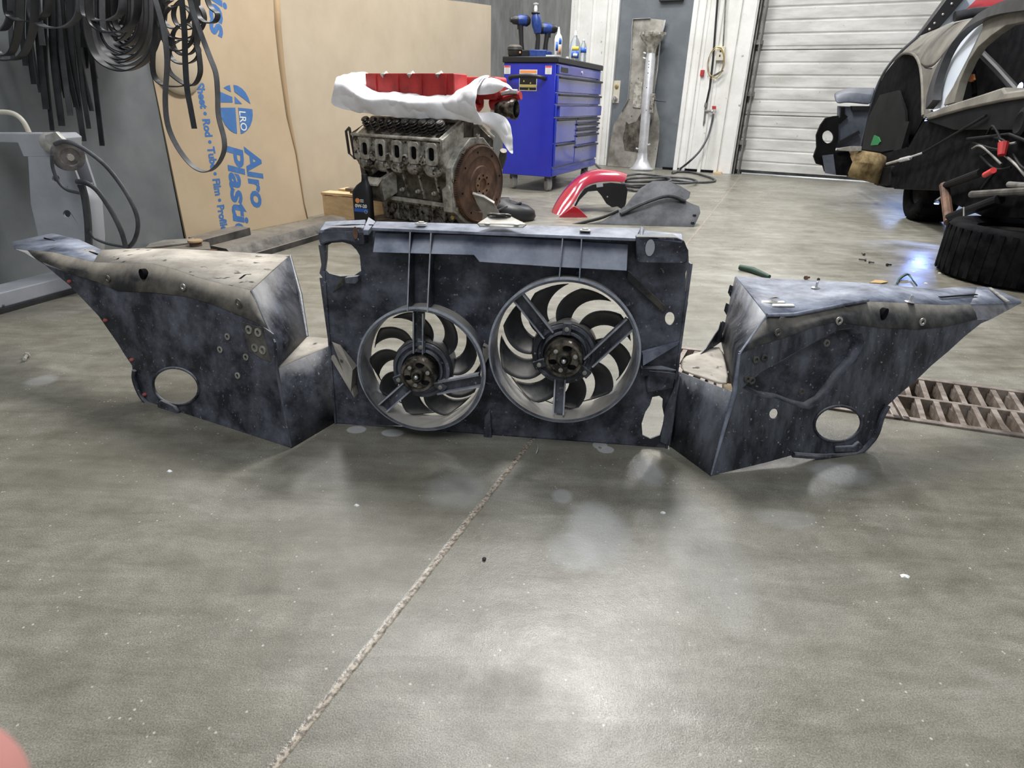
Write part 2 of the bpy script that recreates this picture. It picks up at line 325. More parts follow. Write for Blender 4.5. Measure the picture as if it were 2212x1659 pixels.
# ============================================================ THE SETTING
def floor_mat():
    m, nt, b = _m('sealed_concrete'); N = nt.nodes; L = nt.links
    tc = N.new('ShaderNodeTexCoord'); P = tc.outputs['Object']
    def noise(sc, det=6, rg=0.6, vec=None, dist=0.0):
        n = N.new('ShaderNodeTexNoise'); n.inputs['Scale'].default_value = sc; n.inputs['Detail'].default_value = det; n.inputs['Roughness'].default_value = rg; n.inputs['Distortion'].default_value = dist
        L.new(vec or P, n.inputs['Vector']); return n
    def ramp(src, stops):
        r = N.new('ShaderNodeValToRGB'); e = r.color_ramp.elements
        while len(e) < len(stops): e.new(0.5)
        for k,(p,c) in enumerate(stops): e[k].position = p; e[k].color = (*c,1)
        L.new(src, r.inputs[0]); return r.outputs[0]
    def mth(op, a, c=None, d=None):
        q = N.new('ShaderNodeMath'); q.operation = op
        for i,x in enumerate((a,c,d)):
            if x is None: continue
            if isinstance(x,(int,float)): q.inputs[i].default_value = x
            else: L.new(x, q.inputs[i])
        return q.outputs[0]
    def rng(src, a, c, d=0.0, e=1.0):
        q = N.new('ShaderNodeMapRange'); q.interpolation_type = 'SMOOTHSTEP'; L.new(src, q.inputs[0])
        for i,x in enumerate((a,c,d,e)): q.inputs[1+i].default_value = x
        return q.outputs[0]
    def mix(f, a, c, mode='MIX'):
        q = N.new('ShaderNodeMix'); q.data_type = 'RGBA'; q.blend_type = mode
        if isinstance(f,(int,float)): q.inputs[0].default_value = f
        else: L.new(f, q.inputs[0])
        for i,x in ((6,a),(7,c)):
            if isinstance(x, tuple): q.inputs[i].default_value = (*x,1)
            else: L.new(x, q.inputs[i])
        return q.outputs[2]
    big = noise(1.1, 7, 0.62, dist=0.5)
    col = ramp(big.outputs['Fac'], [(0.30,(0.150,0.140,0.112)),(0.5,(0.215,0.207,0.178)),(0.70,(0.30,0.295,0.272))])
    mid = noise(14, 8, 0.7); col = mix(0.55, col, ramp(mid.outputs['Fac'], [(0.3,(0.30,0.29,0.26)),(0.7,(0.68,0.67,0.66))]), 'OVERLAY')
    fine = noise(430, 3, 0.7); col = mix(0.75, col, ramp(fine.outputs['Fac'], [(0.36,(0.22,0.22,0.22)),(0.66,(0.72,0.72,0.72))]), 'OVERLAY')
    # long trowel streaks
    mp = N.new('ShaderNodeMapping'); mp.inputs['Rotation'].default_value = (0,0,0.35); mp.inputs['Scale'].default_value = (1.6,7,1); L.new(P, mp.inputs[0])
    st = noise(2.2, 7, 0.7, mp.outputs[0], 0.6); col = mix(0.8, col, ramp(st.outputs['Fac'], [(0.34,(0.36,0.345,0.31)),(0.66,(0.64,0.64,0.63))]), 'OVERLAY')
    # aggregate chips
    vo = N.new('ShaderNodeTexVoronoi'); vo.inputs['Scale'].default_value = 55; vo.inputs['Randomness'].default_value = 1; L.new(P, vo.inputs['Vector'])
    wn = noise(9, 2); chip = mth('MULTIPLY', rng(vo.outputs['Distance'], 0.13, 0.08), rng(wn.outputs['Fac'], 0.46, 0.60))
    col = mix(mth('MULTIPLY', chip, 0.65), col, (0.62,0.60,0.55))
    # warped position for patch outlines
    sx = N.new('ShaderNodeSeparateXYZ'); L.new(P, sx.inputs[0]); X, Y = sx.outputs[0], sx.outputs[1]
    wp = noise(11, 5, 0.65); wv = mth('MULTIPLY', mth('SUBTRACT', wp.outputs['Fac'], 0.5), 1.0)
    def patch(col, u, v, ru, rv, colr, amt, edge=0.35, warp=0.9):
        c = G(u, v); rx = abs(G(u+ru, v).x-c.x); ry = abs(G(u, v-rv).y-c.y)
        dx = mth('DIVIDE', mth('SUBTRACT', X, c.x), rx); dy = mth('DIVIDE', mth('SUBTRACT', Y, c.y), ry)
        d = mth('SQRT', mth('ADD', mth('MULTIPLY', dx, dx), mth('MULTIPLY', dy, dy)))
        d = mth('MULTIPLY_ADD', wv, warp, d)
        return mix(mth('MULTIPLY', rng(d, 1+edge, 1-edge), amt), col, colr)
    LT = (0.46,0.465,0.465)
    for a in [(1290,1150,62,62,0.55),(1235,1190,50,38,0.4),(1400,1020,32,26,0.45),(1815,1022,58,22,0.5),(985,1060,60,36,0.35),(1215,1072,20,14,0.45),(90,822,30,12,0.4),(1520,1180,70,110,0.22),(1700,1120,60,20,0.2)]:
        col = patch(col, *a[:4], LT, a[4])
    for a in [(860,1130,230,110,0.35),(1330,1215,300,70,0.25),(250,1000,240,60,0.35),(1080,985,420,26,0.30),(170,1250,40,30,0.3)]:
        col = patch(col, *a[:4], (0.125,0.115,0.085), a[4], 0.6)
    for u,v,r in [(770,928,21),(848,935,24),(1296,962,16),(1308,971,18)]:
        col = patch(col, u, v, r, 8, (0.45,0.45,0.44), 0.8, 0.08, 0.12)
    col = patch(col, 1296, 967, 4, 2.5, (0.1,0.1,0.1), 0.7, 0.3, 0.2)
    # control joint
    def joint(col, pa, pb, half, colr, amt=1.0):
        a = G(*pa); c = G(*pb); d = (c-a).normalized(); nx, ny = -d.y, d.x; off = -(a.x*nx+a.y*ny)
        dist = mth('ABSOLUTE', mth('ADD', mth('ADD', mth('MULTIPLY', X, nx), mth('MULTIPLY', Y, ny)), off))
        jn = noise(60, 4, 0.7); dist2 = mth('MULTIPLY_ADD', mth('SUBTRACT', jn.outputs['Fac'], 0.5), half*1.3, dist)
        return mix(mth('MULTIPLY', rng(dist2, half*1.25, half*0.75), amt), col, colr), dist2
    jc = ramp(noise(120, 4, 0.7).outputs['Fac'], [(0.42,(0.10,0.08,0.06)),(0.56,(0.40,0.34,0.27))])
    col, jd = joint(col, (590,1659), (1130,975), 0.0058, jc)
    c2 = G(2212,1100); 
    col, _ = joint(col, (1475,745), (2212,745), 0.0, (0.1,0.1,0.1), 0.0) if False else (col, None)
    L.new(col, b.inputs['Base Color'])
    rr = rng(noise(3.0, 7, 0.65).outputs['Fac'], 0.35, 0.65, 0.26, 0.46); L.new(rr, b.inputs['Roughness'])
    b.inputs['Specular IOR Level'].default_value = 0.5
    h = mth('ADD', mth('MULTIPLY', fine.outputs['Fac'], 0.5), mth('MULTIPLY', rng(jd, 0.003, 0.008), 3.0))
    h = mth('ADD', h, mth('MULTIPLY', noise(70, 4).outputs['Fac'], 0.8))
    bp = N.new('ShaderNodeBump'); bp.inputs['Strength'].default_value = 0.28; bp.inputs['Distance'].default_value = 0.0022; L.new(h, bp.inputs['Height']); L.new(bp.outputs[0], b.inputs['Normal'])
    return m
# drain trench is cut out of the floor
DA, DB = G(1470,776), G(2700,960)        # near edge of the channel grate (centre line found below)
dn0, dn1 = G(1908,905), G(2212,955)      # near edge
df0, df1 = G(1981,817), G(2212,847)      # far edge
ddir = (df1-df0).normalized(); dnor = V((-ddir.y, ddir.x, 0))
DW = abs((G(2060,925)-df0).dot(dnor))
_q = G(1410,732); DO = df0 + ddir*((_q-df0).dot(ddir)) - dnor*DW
DL = 2.9
def dpt(a, b, z=0): return DO+ddir*a+dnor*b+V((0,0,z))
corners = [V((-3.6,-1.6,0)),V((9,-1.6,0)),V((9,13,0)),V((-3.6,13,0))]
trench = [dpt(0,0),dpt(DL,0),dpt(DL,DW),dpt(0,DW)]
mb = MB(); loops = [corners, trench]; t = tessellate_polygon(loops); flat = corners+trench
mb.add(flat, [tuple(x) for x in t])
for i in range(4):
    a, b_ = trench[i], trench[(i+1)%4]; mb.add([a,b_,b_+V((0,0,-.075)),a+V((0,0,-.075))], [(0,1,2,3)])
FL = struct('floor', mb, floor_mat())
tr = MB().add([p+V((0,0,-.075)) for p in trench], [(0,1,2,3)])
struct('trim_2', tr, M['sand'])
# --- back wall, hinged on the door line
WA, WB_ = G(1308,357), G(1580,376)
WF = Frame(WA, WB_-WA)            # s to the right, n toward the room
def wx(u, v=200): return WF.on(u, v)[0]
TOPZ = 3.4
dL, dR = wx(1316,300), wx(1462,300)      # door slab
jL, jR = dL-0.10, dR+0.06
gL = wx(1585,340)
mb = MB()
x_end_left = wx(1232,60)
mb.box((0,0,0),(1,1,1), Matrix.Identity(4)) if False else None
def wbox(a0,a1,b0,b1,c0,c1,mbb): return mbb.plate(WF, [(a0,b0),(a1,b0),(a1,b1),(a0,b1)], (), c0, c1)
m0 = MB(); wbox(-2.6, x_end_left, 0, TOPZ, -0.12, -0.02, m0); struct('wall_back', m0, M['wall_dark'])
m1 = MB()
def ribbed(a0, a1):      # white ribbed cladding, one profile swept up the wall
    pts = [(a0,-0.1)]; x = a0
    while x < a1-1e-6:
        for dx,c in ((0,0.0),(0.05,0.0),(0.056,0.03),(0.094,0.03),(0.10,0.0),(0.128,0.0),(0.132,0.008),(0.142,0.008),(0.146,0.0)):
            if x+dx <= a1: pts.append((x+dx, c))
        x += 0.205
    pts += [(a1,0.0),(a1,-0.1)]
    P = [WF.W(a,0,c) for a,c in pts]; m1.poly(P, (0,0,TOPZ))
ribbed(x_end_left, jL)
ribbed(jR, gL-0.16)
m1.poly([WF.W(a,2.25,c) for a,c in ((jL,-0.1),(jR,-0.1),(jR,0),(jL,0))], (0,0,TOPZ-2.25))
struct('wall_far', m1, M['white_wall'])
# smooth white corner trim beside garage door
m2 = MB(); wbox(gL-0.16, gL, 0.0, TOPZ, -0.10, 0.03, m2); wbox(gL-0.018, gL+0.004, 0, TOPZ, -0.3, 0.03, m2)
struct('trim_1', m2, M['white_wall'], bevel=0.004)
# door frame + slab
d = struct('door_1', MB().plate(WF, [(dL,0.01),(dR,0.01),(dR,2.14),(dL,2.14)], (), -0.07, -0.025), M['door_grey'])
fm = MB(); wbox(jL, dL-0.004, 0, 2.25, -0.09, 0.03, fm); wbox(dR+0.004, jR, 0, 2.25, -0.09, 0.03, fm); wbox(jL, jR, 2.15, 2.25, -0.09, 0.03, fm); wbox(jL+0.02, dL-0.03, 0, 2.25, 0.03, 0.045, fm)
struct('door_frame', fm, M['white_wall'], d, bevel=0.004)
lp = MB(); a,b_ = WF.on(1331,205,-.02); lp.plate(WF, [(a-.05,b_-.10),(a+.045,b_-.10),(a+.045,b_+.17),(a-.05,b_+.17)], (), -.025, -.018)
lk = struct('lock_plate', lp, M['cream_pipe'], d, bevel=0.003)
kb = MB().cup(WF, a, b_-.045, -.018, [(0.028,0),(0.028,.012),(0.012,.016),(0.012,.035),(0.026,.042),(0.03,.058),(0.02,.072),(0,.074)], 20)
struct('door_knob', kb, M['silver'], lk)
struct('deadbolt', MB().cup(WF, a, b_+.10, -.018, [(0.026,0),(0.024,.015),(0.012,.018),(0,.018)], 18), M['brass'], lk)
cl = MB(); a,b_ = WF.on(1456,1,-.02); cl.plate(WF, [(a-.17,b_-.01),(a+.12,b_-.01),(a+.12,b_+.05),(a-.17,b_+.05)], (), -.025, .04)
struct('door_closer', cl, M['black'], d, bevel=0.004)
# threshold gap: black strip put in for its dark
struct('threshold_gap', wbox(jR-.2, gL-.2, 0, 0.03, 0.0, 0.012, MB()), M['black_void'])
# garage door
gd = MB(); prof = [(-0.06,0.012)]; z = 0.02; k = 0; GC = -0.16
seams = []
while z < TOPZ:
    h = 0.135
    seam = (k % 5 == 4)
    prof += [(GC, z), (GC+0.010, z+0.014), (GC+0.010, z+h-0.016), (GC, z+h-0.006)]
    if seam: prof += [(GC-0.02, z+h-0.005), (GC-0.02, z+h+0.004), (GC+0.008, z+h+0.006), (GC+0.008, z+h+0.03)]; z += 0.032
    z += h; k += 1
prof = prof[1:]
ga, gb = gL+0.03, gL+5.2
pts = [(c,zz) for c,zz in prof]
rows = [[WF.W(a,zz,c) for c,zz in pts] for a in (ga, gb)]
gd.grid(rows); gd.grid([[p-WF.n*0.03 for p in r] for r in rows])
g2 = struct('door_2', gd, M['garage'], sharp=20)
struct('door_seal', wbox(ga, gb, 0.016, 0.05, GC-.02, GC+.018, MB()), M['rubber'], g2)
tk = MB(); wbox(gL+.004, gL+.10, 0.0, TOPZ, GC-.04, GC-.02, tk); wbox(gL+.02, gL+.032, 0, TOPZ, GC-.02, .0, tk); wbox(gL+.075, gL+.085, 0, TOPZ, GC, .01, tk)
for zz in (0.35,0.9,1.45,2.0): wbox(gL+.01, gL+.10, zz, zz+.05, GC, -.03, tk)
struct('door_track', tk, M['track'], g2)
# daylight behind the garage door sill
struct('ground_outside', MB().add([WF.W(gL-1,-.004,-.12),WF.W(gL+6,-.004,-.12),WF.W(gL+6,-.004,-3),WF.W(gL-1,-.004,-3)], [(0,1,2,3)]), M['outside'])
o = WF.W(gL+2.6, 1.2, -1.4); area('daylight_outside', o, WF.W(gL+2.6,0,-.3), 4.5, 0.8, 260, (0.80,0.88,1))
# garage side wall beyond right is out of frame; left wall
LWa = V((-1.878,3.488,0)); LWd = V((-0.25,-0.968,0)).normalized()
wl = MB(); q = LWa+LWd*5.2; nrm = V((0.968,-0.25,0))
wl.poly([LWa, q, q-nrm*.1, LWa-nrm*.1], (0,0,TOPZ)); struct('wall_left', wl, M['wall_grey'])
wl = MB(); a = LWa-nrm*.1; q = a-LWd*5.7; wl.poly([a, q, q-nrm*.1, a-nrm*.1], (0,0,TOPZ)); struct('wall_left_rear', wl, M['wall_dark'])
# drain grate: two cast iron sections + more, rails and slanted bars
def grate(a0, a1, name_label):
    root_l = dpt((a0+a1)/2, DW/2); T = thing('drain_grate', name_label, 'drain', root_l, 'cast iron channel grates')
    def dbox(mbx, x0,x1,y0,y1,z0,z1): mbx.poly([dpt(x0,y0,z0),dpt(x1,y0,z0),dpt(x1,y1,z0),dpt(x0,y1,z0)], (0,0,z1-z0))
    f = MB(); e = 0.003
    dbox(f,a0+e,a1-e,0.002,0.022,-.035,.006); dbox(f,a0+e,a1-e,DW-.022,DW-.002,-.035,.006); dbox(f,a0+e,a1-e,DW/2-.006,DW/2+.008,-.035,.004)
    dbox(f,a0+e,a0+.022,.002,DW-.002,-.035,.006); dbox(f,a1-.022,a1-e,.002,DW-.002,-.035,.006)
    obj('frame', f, M['grate'], T, bevel=0.002)
    n = max(3,int((a1-a0)/0.052))
    for k in range(n):
        x = a0+.03+(a1-a0-.06)*(k+.5)/n
        b2 = MB()
        for y0,y1 in ((.02,DW/2-.005),(DW/2+.006,DW-.02)):
            b2.poly([dpt(x-.004,y0,-.03),dpt(x+.011,y0,-.03),dpt(x+.030,y1,-.03),dpt(x+.015,y1,-.03)], (0,0,.033))
            b2.poly([dpt(x+.010,y0,-.035),dpt(x+.030,y0,-.035),dpt(x+.03,y0,-.022),dpt(x+.01,y0,-.008)], dpt(x,y1)-dpt(x,y0)) 
        obj('grate_bar', b2, M['grate'], T)
    return T
xs = [0.02]; 
pj = (G(1960,930)-DO).dot(ddir)
cuts = [pj-1.5, pj-1.0, pj-0.5, pj, pj+0.5, pj+1.0]
cuts = [c for c in cuts if c > -0.05]; cuts[0] = max(cuts[0], 0.01)
if cuts[0] > 0.12: cuts = [0.01]+cuts
nm = ['rusty cast iron drain grate glimpsed between fan shroud and right splash panel','rusty cast iron drain grate hidden mostly behind right splash panel','rusty cast iron drain grate just right of right panel headlight hole','rusty cast iron drain grate running out of frame at right edge','rusty cast iron drain grate beyond the right edge','rusty cast iron drain grate far right']
PJ = pj
for i in range(len(cuts)-1):
    if cuts[i+1] <= DL: grate(cuts[i], cuts[i+1], nm[min(i,len(nm)-1)])
# ============================================================ FAN SHROUD
SA, SB_ = G(728,915), G(1441,968)
_s = (SB_-SA).normalized(); _b = V((0,0,1)).cross(_s); _L = math.radians(4)
SF = Frame(SA, SB_-SA, V((0,0,1))*math.cos(_L)+_b*math.sin(_L))
if SF.n.y > 0: raise Exception('frame')
T = thing('cooling_fan_shroud', 'black twin electric fan shroud standing upright on the concrete, dusty, centre of the photo', 'fan shroud', (SA+SB_)/2)
def S(pts, c=0.0): return [SF.on(u,v,c) for u,v in pts]
def ell(cx, cy, rx, ry, n=28, rot=0.0, fr=None, c=0.0):
    out = []
    for k in range(n):
        a = 2*PI*k/n; x = rx*math.cos(a); y = ry*math.sin(a)
        out.append((cx+x*math.cos(rot)-y*math.sin(rot), cy+x*math.sin(rot)+y*math.cos(rot)))
    return [fr.on(u,v,c) for u,v in out] if fr else out
def arc(cx, cy, r, n=48): return [(cx+r*math.cos(2*PI*k/n), cy+r*math.sin(2*PI*k/n)) for k in range(n)]
CR = 0.064   # how far the fan rings stand out of the panel
def ringfit(l, r, t, b):
    (x0,_),(x1,_) = SF.on(*l,CR), SF.on(*r,CR); (_,y1),(_,y0) = SF.on(*t,CR), SF.on(*b,CR)
    return (x0+x1)/2, (y0+y1)/2, (x1-x0)/2, (y1-y0)/2
LX,LY,LRx,LRy = ringfit((769,790),(1050,790),(910,672),(930,926)); RX,RY,RRx,RRy = ringfit((1053,755),(1388,755),(1215,608),(1215,907))
LR = (LRx+LRy)/2; RR = (RRx+RRy)/2
outer = S([(690,600),(697,600),(690,590),(697,560),(692,530),(688,505),(700,488),(760,484),(790,484),(1372,510),(1400,512),(1470,518),(1487,540),(1488,570),(1481,590),(1480,628),(1486,640),(1486,655),(1478,700),(1473,745),(1466,800),(1462,850),(1452,905),(1441,966),(1380,961),(1255,963),(1232,962),(1068,953),(1046,943),(880,926),(868,920),(728,915),(720,850),(712,760),(702,690)])
holes = [arc(LX,LY,LR-0.006), arc(RX,RY,RR-0.006),
    S([(707,530),(716,525),(740,523),(758,528),(770,540),(777,552),(780,585),(765,595),(735,597),(712,591),(703,583),(706,560)]),
    ell(1447,688,10.5,14,20,0,SF), S([(1409,858),(1424,855),(1432,862),(1431,880),(1436,905),(1426,940),(1405,948),(1388,940),(1386,915),(1394,890),(1404,875)])]
obj('shroud_panel', MB().plate(SF, outer, holes, -0.006, 0.0), M['plastic'], T, bevel=0.0015)
# rear wrap: side walls behind the panel
def fbox(a0,a1,b0,b1,c0,c1,mbb=None): return (mbb or MB()).plate(SF,[(a0,b0),(a1,b0),(a1,b1),(a0,b1)],(),c0,c1)
W_ = SF.on(1441,966)[0]
eb = MB(); fbox(-.006,0.0,0.0,.40,-.012,.004,eb); fbox(W_-.004,W_+.002,0.0,.46,-.03,.004,eb); fbox(0,W_,-.002,.004,-.05,0.0,eb)
obj('edge_flange', eb, M['plastic'], T, bevel=0.001)
# top rail: a deep shelf
tb = SF.on(1372,508)[1]
railc = 0.036
q0 = S([(802,492),(1374,515)], railc); q1 = S([(812,478),(1384,493)], -0.03)
z0 = (q0[0][1]+q0[1][1])/2
rb = MB(); A = [SF.W(*q0[0],railc), SF.W(*q0[1],railc), SF.W(*q1[1],-.03), SF.W(*q1[0],-.03)]
rb.poly(A, -SF.t*0.006)
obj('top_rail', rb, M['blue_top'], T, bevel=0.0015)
# inclined dusty band under the rail
def band(pu, pl, cu, cl):
    m = MB(); U = [SF.P(u,v,cu) for u,v in pu]; Lw = [SF.P(u,v,cl) for u,v in pl]
    B = [p-SF.n*(cl+0.004) for p in Lw]; Bu = [p-SF.n*(cu+0.004) for p in U]; n = len(U)
    vs = U+Lw+B+Bu; fs = []
    for i in range(n-1):
        fs += [(i,i+1,n+i+1,n+i),(n+i,n+i+1,2*n+i+1,2*n+i),(3*n+i,2*n+i,2*n+i+1,3*n+i+1),(i,3*n+i,3*n+i+1,i+1)]
    fs += [(0,n,2*n,3*n),(n-1,4*n-1,3*n-1,2*n-1)]
    return m.add(vs, fs)
bd = band([(811,503),(1024,508),(1034,509),(1200,518),(1357,528)], [(805,545),(1024,551),(1036,566),(1200,577),(1354,585)], 0.006, 0.040)
obj('sloped_band', bd, M['plastic_band'], T, bevel=0.001)
def bossbox(pts, c, base=-0.03, m=M['plastic'], **k):
    out = S(pts, c); return obj('corner_boss', MB().plate(SF, out, (), base, c), m, T, bevel=0.0025, seg=2, **k)
bossbox([(697,497),(714,491),(781,491),(786,499),(787,528),(771,532),(762,523),(740,519),(706,523),(692,530),(686,512)], 0.030, label='upper left corner boss above the cutout')
bossbox([(1374,512),(1384,510),(1462,513),(1478,520),(1486,540),(1485,566),(1478,570),(1378,568),(1375,560)], 0.045, label='box shaped upper right corner boss')
# notch ridges beside bosses
rg = MB(); rg.poly([SF.P(784,497,.034),SF.P(796,497,.034),SF.P(812,478,-.03),SF.P(796,468,-.03)], -SF.t*.012); obj('rail_step', rg, M['blue_top'], T, bevel=.002)
rg = MB(); rg.poly([SF.P(1376,519,.04),SF.P(1388,513,.04),SF.P(1392,492,-.03),SF.P(1384,488,-.03)], -SF.t*.012); obj('rail_step', rg, M['blue_top'], T, bevel=.002)
# top faces of bosses (shelf over corner)
for P4 in (((690,497),(786,497),(790,474),(702,478)), ((1380,512),(1476,519),(1474,505),(1392,497))):
    m = MB(); m.poly([SF.P(*P4[0],.03 if P4[0][0]<800 else .045),SF.P(*P4[1],.03 if P4[0][0]<800 else .045),SF.P(*P4[2],-.03),SF.P(*P4[3],-.03)], -SF.t*.008); obj('corner_shelf', m, M['blue_top'], T, bevel=.002)
# oval plugs
a,b_ = SF.on(768,503,.03); obj('oval_plug', MB().plate(SF, [(a+.006*math.cos(t_*.4),b_+.014*math.sin(t_*.4)) for t_ in range(16)], (), .028,.032), M['rust'], T, label='rust brown oval plug')
a,b_ = SF.on(1404,535,.045); obj('oval_plug', MB().plate(SF, [(a+.010*math.cos(t_*.4),b_+.018*math.sin(t_*.4)) for t_ in range(16)], (), .044,.047), M['frame_grey'], T, label='pale grey oval plug')
# post left of the cut-out
obj('side_post', MB().tube([SF.P(697,528,.012),SF.P(700,560,.008),SF.P(699,588,-.002)], [.010,.008,.003], 10), M['plastic_scuff'], T)
# twin vertical fins
def fin(u0,v0,u1,v1,c0,c1,th=0.0022):
    a = SF.on(u0,v0,c0); b_ = SF.on(u1,v1,c1); m = MB()
    pts = [SF.W(a[0],a[1],0),SF.W(a[0],a[1],c0),SF.W(b_[0],b_[1],c1),SF.W(b_[0],b_[1],0)]
    return m.poly(pts, SF.s*th)
for u0,v0,u1,v1,c0 in ((885,497,879,672,.034),(930,499,922,674,.034)):
    m = fin(u0,v0,u1,v1,c0,CR,.0026); fo = obj('vertical_fin', m, M['plastic'], T); a = SF.on(u0,v0,c0); b_ = SF.on(u1,v1,CR); obj('fin_edge', MB().ribbon([SF.W(a[0]+.0013,a[1],c0+.0006),SF.W(b_[0]+.0013,b_[1],CR+.0006)], SF.s, .0028, .001), M['worn_edge'], fo)
for u0,v0,u1,v1 in ((1214,515,1206,609),(1255,516,1250,610)):
    obj('vertical_fin', fin(u0,v0,u1,v1,.036,CR,.0026), M['plastic_band'], T)
# gussets joining rings to sides
def gus(pts, c0, c1, mt=M['dusty_top']):
    P = [SF.P(u,v,0.002) for u,v in pts]; m = MB()
    m.hull([P[0],P[1],P[2],P[3]] + [P[2]+SF.n*c1, P[3]+SF.n*c1] if len(P)==4 else P+[P[-1]+SF.n*c1])
    return obj('gusset', m, mt, T)
gus([(717,738),(735,745),(772,790),(768,835)], 0, .035); gus([(712,770),(722,766),(770,832),(774,850)], 0, .03)
gus([(1470,735),(1464,745),(1386,780),(1386,758)], 0, .035, M['blue_top']); gus([(1466,800),(1430,790),(1384,808),(1384,790)], 0, .02, M['plastic_scuff'])
gus([(1066,752),(1058,750),(1046,740),(1048,785)], 0, .03)
# diagonal raised channel upper right, tab upper left
m = MB(); P = [SF.P(u,v,.0) for u,v in ((1356,582),(1352,600),(1432,672),(1437,660))]; m.hull(P+[P[0]+SF.n*.018,P[3]+SF.n*.018,P[1]+SF.n*.012,P[2]+SF.n*.012]); obj('diagonal_channel', m, M['dirt_plastic'], T, bevel=.002)
m = MB().poly([SF.P(u,v,.022) for u,v in ((744,600),(772,597),(774,606),(768,613),(746,612))], -SF.n*.02); obj('mounting_tab', m, M['plastic_scuff'], T, bevel=.001)
m = MB().hull([SF.P(718,632,0),SF.P(746,612,.02),SF.P(744,600,.02),SF.P(735,601,0),SF.P(722,625,0)]); obj('tab_gusset', m, M['dirt_plastic'], T)
# lower stiffening steps
m = MB(); m.plate(SF, S([(1048,895),(1060,880),(1064,946),(1046,940)]), (), 0, .014); obj('raised_step', m, M['plastic'], T, bevel=.003)
m = MB(); m.hull([SF.P(1390,800,.0),SF.P(1400,800,.02),SF.P(1462,805,.02),SF.P(1455,840,.02),SF.P(1396,850,.005)]); obj('raised_step', m, M['plastic'], T, bevel=.003)
for u in (1200,1214): obj('lower_fin', fin(u,908,u+1,948,.016,.004,.002), M['plastic'], T)
m = MB().hull([SF.P(1425,955,.01),SF.P(1462,850,.014),SF.P(1472,800,.004),SF.P(1448,966,.0),SF.P(1436,880,.004)]); obj('side_lip', m, M['plastic_scuff'], T, bevel=.002)
